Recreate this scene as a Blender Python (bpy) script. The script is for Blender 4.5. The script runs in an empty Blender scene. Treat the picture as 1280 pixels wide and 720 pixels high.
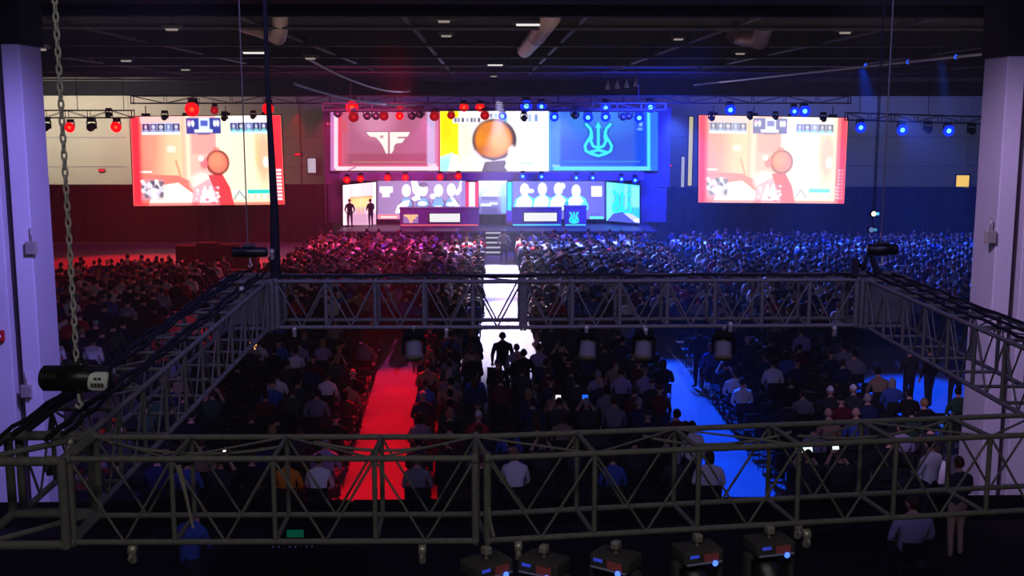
import bpy, bmesh, math, random
import numpy as np
from mathutils import Vector, Matrix

random.seed(11)
rng = np.random.default_rng(5)
scene = bpy.context.scene
COL = scene.collection
PI = math.pi

# ------------------------------------------------------------------ camera
F = 1400.0
PITCH = math.atan(215 / F)
YAW = math.atan(30 / F)
CAMZ = 8.0
cd = bpy.data.cameras.new('camera')
cam = bpy.data.objects.new('camera', cd)
COL.objects.link(cam)
cam.location = (0, 0, CAMZ)
cam.rotation_euler = (PI / 2 - PITCH, 0, -YAW)
cd.sensor_width = 36
cd.lens = 36 * F / 1280
cd.clip_end = 300
scene.camera = cam


def at(px, py, y):
    """World point at distance y down the hall that the photo shows at px, py."""
    c, s = math.cos(PITCH), math.sin(PITCH)
    a, b = (px - 640) / F, (360 - py) / F
    d = Vector((a, c + b * s, -s + b * c))
    cy, sy = math.cos(-YAW), math.sin(-YAW)
    d = Vector((cy * d.x - sy * d.y, sy * d.x + cy * d.y, d.z))
    return Vector((0, 0, CAMZ)) + d * (y / d.y)


def to_px(p):
    v = Vector(p) - Vector((0, 0, CAMZ))
    cy, sy = math.cos(YAW), math.sin(YAW)
    x, y = cy * v.x - sy * v.y, sy * v.x + cy * v.y
    c, s = math.cos(PITCH), math.sin(PITCH)
    d = y * c - v.z * s
    u = y * s + v.z * c
    return 640 + F * x / d, 360 - F * u / d


# ------------------------------------------------------------------ materials
def lin(c):
    out = []
    for v in c[:3]:
        v = v / 255.0
        out.append(v / 12.92 if v <= 0.04045 else ((v + 0.055) / 1.055) ** 2.4)
    return tuple(out)


def mat(name, rgb, rough=0.6, metal=0.0, noise=0.0, scale=8.0, spec=0.3):
    m = bpy.data.materials.new(name)
    m.use_nodes = True
    nt = m.node_tree
    b = nt.nodes['Principled BSDF']
    b.inputs['Roughness'].default_value = rough
    b.inputs['Metallic'].default_value = metal
    b.inputs['Specular IOR Level'].default_value = spec
    col = (*lin(rgb), 1)
    if noise:
        t = nt.nodes.new('ShaderNodeTexNoise')
        t.inputs['Scale'].default_value = scale
        t.inputs['Detail'].default_value = 4
        tc = nt.nodes.new('ShaderNodeTexCoord')
        nt.links.new(tc.outputs['Object'], t.inputs['Vector'])
        r = nt.nodes.new('ShaderNodeValToRGB')
        r.color_ramp.elements[0].position = 0.3
        r.color_ramp.elements[1].position = 0.7
        r.color_ramp.elements[0].color = tuple(v * (1 - noise) for v in col[:3]) + (1,)
        r.color_ramp.elements[1].color = tuple(min(1, v * (1 + noise)) for v in col[:3]) + (1,)
        nt.links.new(t.outputs['Fac'], r.inputs['Fac'])
        nt.links.new(r.outputs['Color'], b.inputs['Base Color'])
    else:
        b.inputs['Base Color'].default_value = col
    return m


def emit(name, rgb, strength):
    m = bpy.data.materials.new(name)
    m.use_nodes = True
    nt = m.node_tree
    nt.nodes.clear()
    o = nt.nodes.new('ShaderNodeOutputMaterial')
    e = nt.nodes.new('ShaderNodeEmission')
    e.inputs['Color'].default_value = (*lin(rgb), 1)
    e.inputs['Strength'].default_value = strength
    nt.links.new(e.outputs[0], o.inputs['Surface'])
    return m


def display_mat(name, strength):
    m = bpy.data.materials.new(name)
    m.use_nodes = True
    nt = m.node_tree
    nt.nodes.clear()
    o = nt.nodes.new('ShaderNodeOutputMaterial')
    e = nt.nodes.new('ShaderNodeEmission')
    a = nt.nodes.new('ShaderNodeVertexColor')
    a.layer_name = 'Col'
    e.inputs['Strength'].default_value = strength
    nt.links.new(a.outputs['Color'], e.inputs['Color'])
    nt.links.new(e.outputs[0], o.inputs['Surface'])
    return m


def objcolor_mat(name, rough=0.85):
    m = bpy.data.materials.new(name)
    m.use_nodes = True
    nt = m.node_tree
    b = nt.nodes['Principled BSDF']
    b.inputs['Roughness'].default_value = rough
    b.inputs['Specular IOR Level'].default_value = 0.15
    oi = nt.nodes.new('ShaderNodeObjectInfo')
    nt.links.new(oi.outputs['Color'], b.inputs['Base Color'])
    return m


def attr_mat(name, rough=0.85):
    m = bpy.data.materials.new(name)
    m.use_nodes = True
    nt = m.node_tree
    b = nt.nodes['Principled BSDF']
    b.inputs['Roughness'].default_value = rough
    b.inputs['Specular IOR Level'].default_value = 0.15
    a = nt.nodes.new('ShaderNodeVertexColor')
    a.layer_name = 'Col'
    nt.links.new(a.outputs['Color'], b.inputs['Base Color'])
    return m


M = {
    'floor': mat('grey_concrete', (108, 106, 108), 0.65, noise=0.1, scale=0.6),
    'wall': mat('cream_wall', (214, 208, 190), 0.8, noise=0.05, scale=0.4),
    'wall_grey': mat('grey_wall', (150, 152, 160), 0.8, noise=0.06, scale=0.4),
    'ceiling': mat('dark_ceiling', (70, 66, 66), 0.9, noise=0.3, scale=0.5),
    'beam': mat('dark_steel_beam', (66, 62, 62), 0.7, noise=0.2, scale=1.5),
    'soffit': mat('black_soffit', (26, 26, 28), 0.9),
    'pillar': mat('painted_pillar', (205, 202, 205), 0.7, noise=0.05, scale=0.8),
    'drape': mat('black_drape', (44, 38, 42), 0.95, noise=0.25, scale=1.2, spec=0.1),
    'black': mat('matte_black', (24, 24, 26), 0.95, spec=.04),
    'blackgloss': mat('black_enamel', (26, 27, 28), 0.35, spec=0.5),
    'truss': mat('dark_truss_tube', (110, 107, 104), 0.6, metal=0.0, noise=0.15, scale=20, spec=.2),
    'truss_far': mat('stage_truss_tube', (40, 39, 41), 0.5, metal=0.3),
    'alu': mat('worn_aluminium', (190, 184, 170), 0.4, metal=0.5, noise=0.1, scale=30),
    'chain': mat('zinc_chain', (200, 194, 192), 0.5, metal=0.1),
    'cable': mat('rubber_cable', (38, 38, 46), 0.9, spec=.05),
    'cable_grey': mat('grey_cable', (110, 108, 102), 0.6),
    'pipe': mat('pale_pipe', (200, 196, 190), 0.5),
    'duct': mat('galvanised_duct', (196, 168, 150), 0.5, metal=0.2, noise=0.1, scale=2),
    'chair': mat('black_chair_plastic', (34, 34, 38), 0.55, noise=0.1, scale=6),
    'chair_leg': mat('grey_chair_metal', (90, 90, 94), 0.4, metal=0.7),
    'skin': mat('skin', (196, 150, 126), 0.6, noise=0.08, scale=14),
    'trousers': mat('dark_trousers', (38, 42, 56), 0.9, noise=0.15, scale=20),
    'khaki': mat('khaki_trousers', (190, 162, 124), 0.9, noise=0.1, scale=20),
    'shoe': mat('dark_shoe', (40, 36, 36), 0.6),
    'eye': mat('dark_eye', (30, 24, 22), 0.3),
    'lip': mat('lip', (150, 84, 78), 0.6),
    'shirt': objcolor_mat('shirt_cloth'),
    'hair': objcolor_mat('hair_strands', 0.6),
    'crowd': attr_mat('crowd_cloth_and_skin'),
    'stage': mat('stage_carpet', (70, 62, 78), 0.5, noise=0.1, scale=2),
    'set': mat('set_panel_purple', (112, 96, 132), 0.6, noise=0.08, scale=1.5),
    'white': mat('white_label', (235, 235, 235), 0.5),
    'red_paint': mat('red_alarm', (170, 30, 30), 0.4),
    'redcan': mat('dark_red_trim', (96, 40, 40), 0.5),
    'pink': mat('pale_red_sticker', (190, 90, 90), 0.5),
    'lightblue': mat('pale_plastic', (150, 150, 190), 0.4),
    'pillar_dark': mat('dark_conduit', (90, 72, 80), 0.6),
    'door': mat('grey_door', (96, 98, 110), 0.6),
}

# ------------------------------------------------------------------ mesh helper
class MB:
    def __init__(self):
        self.v, self.f, self.m, self.sm = [], [], [], []

    def add(self, verts, faces, mi=0, smooth=False):
        b = len(self.v)
        self.v += [Vector(p) for p in verts]
        for f in faces:
            self.f.append([b + i for i in f])
            self.m.append(mi)
            self.sm.append(smooth)

    def box(self, c, s, mi=0, rot=None):
        x, y, z = s[0] / 2, s[1] / 2, s[2] / 2
        vs = [Vector(p) for p in ((-x, -y, -z), (x, -y, -z), (x, y, -z), (-x, y, -z), (-x, -y, z), (x, -y, z), (x, y, z), (-x, y, z))]
        if rot is not None:
            vs = [rot @ p for p in vs]
        vs = [p + Vector(c) for p in vs]
        self.add(vs, [(0, 3, 2, 1), (4, 5, 6, 7), (0, 1, 5, 4), (1, 2, 6, 5), (2, 3, 7, 6), (3, 0, 4, 7)], mi)

    def rbox(self, c, s, r=0.01, mi=0, rot=None):
        """box with chamfered edges along all sides"""
        bm = bmesh.new()
        bmesh.ops.create_cube(bm, size=1)
        for v in bm.verts:
            v.co = Vector((v.co.x * s[0], v.co.y * s[1], v.co.z * s[2]))
        bmesh.ops.bevel(bm, geom=bm.edges[:], offset=min(r, min(s) * 0.45), segments=2, affect='EDGES', profile=0.5)
        bm.verts.index_update()
        vs = [v.co.copy() for v in bm.verts]
        if rot is not None:
            vs = [rot @ p for p in vs]
        self.add([p + Vector(c) for p in vs], [[v.index for v in f.verts] for f in bm.faces], mi)
        bm.free()

    def tube(self, p0, p1, r, n=8, mi=0, r1=None, caps=True):
        self.path([p0, p1], [r, r if r1 is None else r1], n, mi, caps)

    def path(self, pts, r, n=8, mi=0, caps=True):
        pts = [Vector(p) for p in pts]
        if not isinstance(r, (list, tuple)):
            r = [r] * len(pts)
        rings = []
        up = None
        for i, p in enumerate(pts):
            d = (pts[min(i + 1, len(pts) - 1)] - pts[max(i - 1, 0)]).normalized()
            if up is None:
                up = d.orthogonal().normalized()
            a = (up - d * up.dot(d))
            a = a.normalized() if a.length > 1e-6 else d.orthogonal().normalized()
            up = a
            b = d.cross(a)
            rings.append([p + (a * math.cos(2 * PI * k / n) + b * math.sin(2 * PI * k / n)) * r[i] for k in range(n)])
        vs = [q for ring in rings for q in ring]
        fs = []
        for i in range(len(rings) - 1):
            for k in range(n):
                fs.append((i * n + k, i * n + (k + 1) % n, (i + 1) * n + (k + 1) % n, (i + 1) * n + k))
        self.add(vs, fs, mi, True)
        if caps:
            self.add(rings[0], [list(range(n))[::-1]], mi)
            self.add(rings[-1], [list(range(n))], mi)

    def lathe(self, prof, origin=(0, 0, 0), axis=Vector((0, 0, 1)), n=16, mi=0):
        axis = Vector(axis).normalized()
        a = axis.orthogonal().normalized()
        b = axis.cross(a)
        o = Vector(origin)
        vs, fs = [], []
        for (r, h) in prof:
            for k in range(n):
                t = 2 * PI * k / n
                vs.append(o + axis * h + (a * math.cos(t) + b * math.sin(t)) * r)
        for i in range(len(prof) - 1):
            for k in range(n):
                fs.append((i * n + k, i * n + (k + 1) % n, (i + 1) * n + (k + 1) % n, (i + 1) * n + k))
        fs.append(list(range(n))[::-1])
        fs.append([(len(prof) - 1) * n + k for k in range(n)])
        self.add(vs, fs, mi, True)

    def ellipsoid(self, c, r, nu=12, nv=8, mi=0, fn=None):
        vs, fs = [], []
        for j in range(1, nv):
            t = PI * j / nv
            for i in range(nu):
                p = 2 * PI * i / nu
                q = Vector((math.sin(t) * math.cos(p), math.sin(t) * math.sin(p), math.cos(t)))
                if fn:
                    q = fn(q)
                vs.append(q)
        top, bot = Vector((0, 0, 1)), Vector((0, 0, -1))
        if fn:
            top, bot = fn(top), fn(bot)
        vs += [top, bot]
        for j in range(nv - 2):
            for i in range(nu):
                fs.append((j * nu + i, (j + 1) * nu + i, (j + 1) * nu + (i + 1) % nu, j * nu + (i + 1) % nu))
        T, B = len(vs) - 2, len(vs) - 1
        for i in range(nu):
            fs.append((T, i, (i + 1) % nu))
            fs.append((B, (nv - 2) * nu + (i + 1) % nu, (nv - 2) * nu + i))
        self.add([Vector((p.x * r[0], p.y * r[1], p.z * r[2])) + Vector(c) for p in vs], fs, mi, True)

    def quad(self, a, b, c, d, mi=0):
        self.add([a, b, c, d], [(0, 1, 2, 3)], mi)

    def prism(self, pts, th, mi=0):
        """pts: closed outline (3-D points of one plane); th: thickness vector"""
        n = len(pts)
        p = [Vector(q) for q in pts]
        th = Vector(th)
        self.add(p + [q + th for q in p],
                 [list(range(n)), [n + i for i in range(n)][::-1]] + [(i, n + i, n + (i + 1) % n, (i + 1) % n) for i in range(n)], mi)

    def mesh(self, name, mats, origin=(0, 0, 0)):
        me = bpy.data.meshes.new(name)
        o = Vector(origin)
        me.from_pydata([tuple(p - o) for p in self.v], [], self.f)
        for x in (mats if isinstance(mats, (list, tuple)) else [mats]):
            me.materials.append(x)
        me.polygons.foreach_set('material_index', self.m)
        me.polygons.foreach_set('use_smooth', self.sm)
        bm = bmesh.new()
        bm.from_mesh(me)
        bmesh.ops.recalc_face_normals(bm, faces=bm.faces[:])
        bm.to_mesh(me)
        bm.free()
        me.update()
        return me

    def build(self, name, mats, parent=None, world=False):
        """world=True: my coordinates are world ones although I have a parent at parent.location"""
        org = parent.location if (parent is not None and world) else (0, 0, 0)
        o = bpy.data.objects.new(name, self.mesh(name, mats, org))
        COL.objects.link(o)
        o.parent = parent
        return o


def tag(o, label=None, cat=None, group=None, kind=None):
    if label:
        o['label'] = label
    if cat:
        o['category'] = cat
    if group:
        o['group'] = group
    if kind:
        o['kind'] = kind
    return o


def empty(name, loc, label, cat, group=None, rz=0.0):
    o = bpy.data.objects.new(name, None)
    o.empty_display_size = 0.2
    COL.objects.link(o)
    o.location = loc
    o.rotation_euler = (0, 0, rz)
    return tag(o, label, cat, group)


def top(mb, name, mats, label, cat, group=None, kind=None, origin=None):
    """a thing that is one mesh; its origin is set to its base"""
    lo = [min(p[i] for p in mb.v) for i in range(3)]
    hi = [max(p[i] for p in mb.v) for i in range(3)]
    org = Vector(origin) if origin is not None else Vector(((lo[0] + hi[0]) / 2, (lo[1] + hi[1]) / 2, lo[2]))
    o = bpy.data.objects.new(name, mb.mesh(name, mats, org))
    COL.objects.link(o)
    o.location = org
    return tag(o, label, cat, group, kind)


def copy_tree(o, parent=None):
    c = o.copy()
    COL.objects.link(c)
    c.parent = parent
    for ch in list(o.children):
        copy_tree(ch, c)
    return c


def struct(mb, name, mats):
    o = mb.build(name, mats)
    o['kind'] = 'structure'
    return o


ORD = 'zeroth first second third fourth fifth sixth seventh eighth ninth tenth eleventh twelfth thirteenth fourteenth fifteenth sixteenth seventeenth eighteenth nineteenth twentieth twenty-first twenty-second twenty-third twenty-fourth'.split()

# ------------------------------------------------------------------ the hall
XL, XR, YB = -44.0, 46.0, 86.0
CEIL = 11.2
b = MB(); b.box(((XL + XR) / 2, 42, -0.1), (XR - XL, 92, 0.2)); struct(b, 'floor', M['floor'])
b = MB(); b.box(((XL + XR) / 2, 42, CEIL + 0.1), (XR - XL, 92, 0.2)); struct(b, 'ceiling', M['ceiling'])
b = MB(); b.box(((XL + XR) / 2, YB + 0.1, CEIL / 2), (XR - XL, 0.2, CEIL))
for zz in (4.2, 6.4):   # horizontal panel joints
    b.box(((XL + XR) / 2, YB - 0.01, zz), (XR - XL, 0.03, 0.05), 1)
for k in range(14):
    b.box((XL + 4 + k * 6.4, YB - 0.02, CEIL / 2), (0.3, 0.06, CEIL), 0)
struct(b, 'wall_back', [M['wall'], M['wall_grey']])
b = MB(); b.box((XL - 0.1, 42, CEIL / 2), (0.2, 92, CEIL)); struct(b, 'wall_left', M['wall_grey'])
b = MB(); b.box((XR + 0.1, 42, CEIL / 2), (0.2, 92, CEIL)); struct(b, 'wall_right', M['wall_grey'])

# ceiling steel: girders across, joists along the hall, each one a trim of the ceiling
n = 1
for k, y in enumerate((24.6, 33, 41, 49, 57, 65, 73, 81)):
    b = MB()
    h = 1.1 if k == 0 else 0.75
    b.box(((XL + XR) / 2, y, CEIL - h + 0.03), (XR - XL, 0.32, 0.06))
    b.box(((XL + XR) / 2, y, CEIL - 0.04), (XR - XL, 0.32, 0.08))
    b.box(((XL + XR) / 2, y, CEIL - h / 2), (XR - XL, 0.05, h))
    struct(b, 'trim_%d' % n, M['soffit'] if k == 0 else M['beam']); n += 1
for x in (-33, -26, -19, -12, -6.5, -2.2, 2.6, 7.2, 12, 19, 26, 33):
    b = MB()   # open web joist
    z0, z1 = CEIL - 0.62, CEIL - 0.06
    b.box((x, 54, z0), (0.12, 60, 0.06)); b.box((x, 54, z1), (0.12, 60, 0.06))
    y = 24.5
    up = True
    while y < 83:
        b.tube((x, y, z0 if up else z1), (x, y + 0.9, z1 if up else z0), 0.025, 4)
        y += 0.9; up = not up
    struct(b, 'trim_%d' % n, M['beam']); n += 1

# soffit between the pillar heads at the camera end
b = MB(); b.box((1, 22.4, CEIL - 0.48), (60, 2.0, 0.96)); struct(b, 'trim_%d' % n, M['soffit']); n += 1

b = MB(); b.box((1, YB - .25, (9.5 + CEIL) / 2), (XR - XL, .5, CEIL - 9.5)); struct(b, 'trim_%d' % n, M['soffit']); n += 1

# pillars -------------------------------------------------------
PY = 21.0
def pillar(name, x_in, side, ztop):
    """x_in: X of the edge that faces the aisle; side -1 = grows to the left"""
    b = MB()
    w = 0.34
    b.rbox((x_in + side * w / 2, PY + 0.5, ztop / 2), (w, 1.0, ztop), 0.02)
    b.box((x_in + side * (w + 0.09), PY + 0.62, ztop / 2), (0.18, 0.76, ztop), 1)      # recess
    b.rbox((x_in + side * (w + 0.18 + 0.9), PY + 0.5, ztop / 2), (1.8, 1.0, ztop), 0.02)
    b.box((x_in + side * 1.1, PY + 0.5, (ztop + CEIL) / 2), (2.3, 1.04, CEIL - ztop), 2)  # black head block
    struct(b, name, [M['pillar'], M['pillar_dark'], M['soffit']])
pl = at(40, 300, PY).x
pr = at(1247, 270, PY).x
zl = at(27, 55, PY).z
zr = at(1262, 70, PY).z
pillar('pillar_left', pl, -1, zl)
pillar('pillar_right', pr, 1, zr)
b = MB(); b.path([(pl - 0.43, PY + 0.2, 0.0), (pl - 0.43, PY + 0.2, zl)], 0.055, 10); b.build('conduit_pipe', M['pillar_dark'], bpy.data.objects['pillar_left'])
b = MB(); b.path([(pr + 0.43, PY + 0.2, 0.0), (pr + 0.43, PY + 0.2, zr)], 0.055, 10); b.build('conduit_pipe', M['pillar_dark'], bpy.data.objects['pillar_right'])
for px, py, lab in ((39, 310, 'small grey junction box high on the pillar behind the hoist chain'), (33, 489, 'small grey junction box low on the pillar behind the hoist'), (1238, 296, 'small grey junction box on the pillar at the blue side')):
    p = at(px, py, PY - 0.06)
    r = empty('junction_box', p - Vector((0, 0, 0.12)), lab, 'junction box')
    b = MB(); b.rbox((0, 0, 0.12), (0.2, 0.1, 0.24), 0.015); b.build('box', M['alu'], r)
    b = MB(); b.lathe([(0.02, 0), (0.02, 0.25)], (0.0, 0.02, 0.24)); b.build('pipe_stub', M['alu'], r)
p = at(0, 420, PY - 0.05)
r = empty('fire_alarm', p - Vector((0, 0, 0.1)), 'red fire alarm on the pillar face left of the conduit', 'fire alarm')
b = MB(); b.rbox((0, 0, 0.1), (0.16, 0.1, 0.22), 0.02); b.build('case', M['red_paint'], r)
b = MB(); b.lathe([(0.04, 0), (0.045, 0.01), (0.03, 0.03)], (0, -0.05, 0.1), (0, -1, 0)); b.build('strobe', M['white'], r)

# drapes ---------------------------------------------------------
def drape(x0, x1, y, z, name, label):
    r = empty(name, ((x0 + x1) / 2, y, 0), label, 'drape', 'black drapes along the back of the hall')
    b = MB()
    nseg = int(abs(x1 - x0) * 5)
    va, vb = [], []
    for i in range(nseg + 1):
        x = x0 + (x1 - x0) * i / nseg
        yy = y + 0.09 * math.sin(i * 1.57) + 0.04 * math.sin(i * 0.61)
        va.append((x, yy, 0.02)); vb.append((x, yy, z))
    k = nseg + 1
    b.add(va + vb, [(i, i + 1, k + i + 1, k + i) for i in range(nseg)], 0, True)
    b.add([(p[0], p[1] + 0.03, p[2]) for p in va + vb], [(i, k + i, k + i + 1, i + 1) for i in range(nseg)], 0, True)
    b.build('cloth', M['drape'], r, True)
    b = MB(); b.tube((x0, y, z + 0.03), (x1, y, z + 0.03), 0.03, 6); b.build('rail', M['truss_far'], r, True)
    m = max(2, int(abs(x1 - x0) / 3.5))
    for i in range(m + 1):
        x = x0 + (x1 - x0) * i / m
        b = MB(); b.tube((x, y + 0.14, 0), (x, y + 0.14, z + 0.05), 0.025, 6); b.box((x, y + 0.14, 0.01), (0.4, 0.1, 0.02)); b.build('upright', M['truss_far'], r, True)
ztopd = at(100, 233, 70.5).z
drape(at(-60, 233, 70.5).x, at(411, 233, 70.5).x, 71.6, ztopd, 'drape', 'long black drape below the cream wall behind the red-lit crowd')
drape(at(826, 236, 70.5).x, at(1330, 236, 70.5).x, 71.6, at(1100, 236, 70.5).z, 'drape', 'long black drape behind the blue-lit crowd under the lit doorway')

# lit doorway and dim doors in the back wall
p = at(1203, 227, YB - 0.1)
r = empty('door_1', (p.x, YB - 0.08, p.z - 0.5), None, None); r['kind'] = 'structure'
b = MB(); b.box((p.x, YB - 0.1, p.z), (1.0, 0.06, 0.95)); b.build('lit_opening', emit('warm_doorway_light', (255, 205, 90), 1.0), r, True)
b = MB()
for dx in (-0.56, 0.56):
    b.box((p.x + dx, YB - 0.1, p.z), (0.12, 0.12, 1.2))
b.box((p.x, YB - 0.1, p.z + 0.54), (1.24, 0.12, 0.12)); b.build('door_frame', M['door'], r, True)
# bright slit openings beside the far side screen
for i, (px, py0, py1, wpx) in enumerate(((862, 146, 232, 5), (853, 196, 234, 4), (390, 198, 216, 10))):
    a0, a1 = at(px, py1, YB - 0.1), at(px, py0, YB - 0.1)
    o = empty('window_%d' % (i + 1), (a0.x, YB - 0.08, a0.z), None, None); o['kind'] = 'structure'
    w = wpx / 16.5
    b = MB(); b.box((a0.x, YB - 0.09, (a0.z + a1.z) / 2), (w, 0.04, a1.z - a0.z)); b.build('pane', emit('dim_window_light_%d' % i, ((230, 222, 170), (190, 195, 215), (215, 205, 225))[i], 0.75), o, True)
    b = MB()
    for dx in (-1, 1):
        b.box((a0.x + dx * (w / 2 + 0.04), YB - 0.1, (a0.z + a1.z) / 2), (0.08, 0.1, a1.z - a0.z + 0.16))
    for z in (a0.z - 0.04, a1.z + 0.04):
        b.box((a0.x, YB - 0.1, z), (w + 0.16, 0.1, 0.08))
    b.build('window_frame', M['door'], o, True)
# small red exit lamps on the back wall
for px, py, lab in ((127, 213, 'small red exit light on the cream wall left of the red screen'), (836, 207, 'small red exit light between the blue panel and the side screen'), (372, 193, 'small red exit light on the wall beside the red side screen')):
    p = at(px, py, YB - 0.12)
    r = empty('exit_light', p - Vector((0, 0, 0.12)), lab, 'exit light')
    b = MB(); b.rbox((0, 0.04, 0.12), (0.5, 0.08, 0.24), 0.02); b.build('case', M['black'], r)
    b = MB(); b.box((0, -0.005, 0.12), (0.42, 0.02, 0.16)); b.build('lamp_face', emit('exit_red', (255, 40, 50), 1.0), r)

# ------------------------------------------------------------------ ceiling fittings
def duct(pts, rad, label):
    r = empty('air_duct', Vector(pts[0]), label, 'air duct')
    a_, z_ = Vector(pts[0]), Vector(pts[-1])
    el = lambda q, d: [Vector((q.x, q.y, CEIL - .02)), Vector((q.x, q.y, q.z + rad * 1.4)) + d * rad * .25, q + d * rad * 1.3]
    d0, d1 = (Vector(pts[1]) - a_).normalized(), (Vector(pts[-2]) - z_).normalized()
    full = el(a_, d0) + [Vector(q) for q in pts[1:-1]] + el(z_, d1)[::-1]
    b = MB(); b.path(full, rad, 18); b.build('duct_pipe', M['duct'], r, True)
    for i in range(1, len(pts) - 1):
        d = (Vector(pts[min(i + 1, len(pts) - 1)]) - Vector(pts[max(i - 1, 0)])).normalized() * 0.05
        b = MB(); b.tube(Vector(pts[i]) - d, Vector(pts[i]) + d, rad * 1.07, 18); b.build('collar', M['duct'], r, True)
    b = MB()
    for i in range(1, len(pts) - 1):
        q = Vector(pts[i]); b.tube(q, (q.x, q.y, CEIL), 0.012, 4)
    b.build('hanger_strap', M['alu'], r, True)
duct([at(690, 20, 31), at(671, 46, 37), at(655, 64, 43)], 0.27, 'warm-lit round air duct under the dark ceiling above the stage centre')
duct([at(352, 48, 33), at(330, 38, 34.5), at(300, 30, 36)], 0.24, 'dull round air duct under the ceiling above the red side screen')
duct([at(955, 52, 38), at(930, 46, 40), at(905, 42, 42)], 0.3, 'dull round air duct under the ceiling above the blue side screen')

glint = emit('dim_painted_glint', (255, 235, 220), 0.28)
glint2 = emit('bright_painted_glint', (255, 250, 245), 0.9)
spots_c = [(50, 63, 30, 0, 'over the cream wall, nearest the pillar'), (158, 77, 36, 0, 'over the left end of the side truss'), (215, 38, 30, 0, 'above the cream wall, highest of three'),
           (232, 88, 44, 0, 'just above the truss left of the red screen'), (318, 67, 35, 1, 'beside the dull duct over the red screen'), (388, 74, 36, 0, 'where the sagging cable begins'),
           (555, 28, 30, 0, 'in the pair left of the warm duct, upper'), (558, 46, 34, 0, 'in the pair left of the warm duct, lower'), (660, 32, 32, 1, 'beside the top of the warm duct'), (619, 82, 50, 1, 'below the warm duct, nearer one'),
           (617, 96, 58, 0, 'below the warm duct, deeper one'), (925, 68, 40, 0, 'above the blue screen beside the dull duct'), (1056, 42, 33, 0, 'above the right end of the blue screen'), (848, 50, 38, 0, 'between the warm duct and the blue screen')]
for px, py, y, br, where in spots_c:
    p = at(px, py, y)
    z = min(p.z, CEIL - 0.25)
    r = empty('hanging_ceiling_lamp', (p.x, y, z), 'small unlit ceiling lamp with painted glint, ' + where, 'ceiling lamp', 'unlit ceiling lamps with painted glints')
    b = MB(); b.rbox((0, 0, 0.1), (0.9 if br else 0.5, 0.24, 0.12), 0.03); b.build('housing', M['beam'], r)
    b = MB(); b.rbox((0, -0.02, 0.02), (0.66 if br else 0.3, 0.16, 0.06), 0.02); b.build('tube', glint2 if br else glint, r)  # emissive strip paints a glint on the unlit lamp
    b = MB(); b.tube((0, 0, 0.15), (0, 0, CEIL - z), 0.015, 5); b.build('stem', M['beam'], r)
for k in range(4):   # row of small pale hooks above the blue truss
    p = at(760 + k * 11.7, 112 - k * 1.2, 60)
    r = empty('hanging_lamp', p, 'small pale bell lamp above the blue truss, %s of four' % ORD[k + 1], 'lamp', 'pale bell lamps')
    b = MB(); b.lathe([(0.13, 0), (0.12, 0.12), (0.05, 0.3), (0.03, 0.45)], n=10); b.build('shade', M['white'], r)
    b = MB(); b.tube((0, 0, 0.4), (0, 0, CEIL - p.z), 0.012, 4); b.build('stem', M['black'], r)

def sag(a, b_, drop, n=14):
    a, b_ = Vector(a), Vector(b_)
    return [a.lerp(b_, i / n) - Vector((0, 0, drop * 4 * (i / n) * (1 - i / n))) for i in range(n + 1)]
b = MB(); b.path(sag(at(384, 73, 36), at(512, 114, 62), 0.35), 0.045, 6)
top(b, 'hanging_cable', [M['pipe']], 'upper pale cable sagging from the ceiling to the red end of the stage truss', 'cable')
b = MB(); b.path(sag(at(368, 105, 44), at(520, 130, 64), 0.3), 0.06, 6)
top(b, 'hanging_cable', [M['pipe']], 'lower pale cable sagging down to the red lights over the stage', 'cable')
p0, p1 = at(868, 106, 64), at(1300, 60, 30)
r = empty('hanging_pipe', p0, 'long pale straight pipe slanting under the ceiling toward the blue-side pillar', 'pipe')
b = MB(); b.tube(p0, p1, 0.045, 8); b.build('tube', M['pipe'], r, True)
for px, py in ((1082, 80.5), (1135, 76.5), (1195, 70)):
    t = (px - 868) / (1300 - 868)
    inv = 1 / ((1 - t) / 64 + t / 30)
    p = at(px, py + 1, inv)
    b = MB(); b.lathe([(0.02, -0.06), (0.07, -0.03), (0.07, 0.03), (0.02, 0.06)], p, (1, 0, 0), 8); b.build('blue_glint', emit('painted_blue_glint', (40, 90, 255), 1.0), r, True)  # emissive bead paints a blue glint on the pipe
for t in (0.2, 0.6, 0.93):
    q = p0.lerp(p1, t)
    b = MB(); b.tube(q, (q.x, q.y, CEIL), 0.012, 4); b.build('hanger', M['beam'], r, True)

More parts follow.
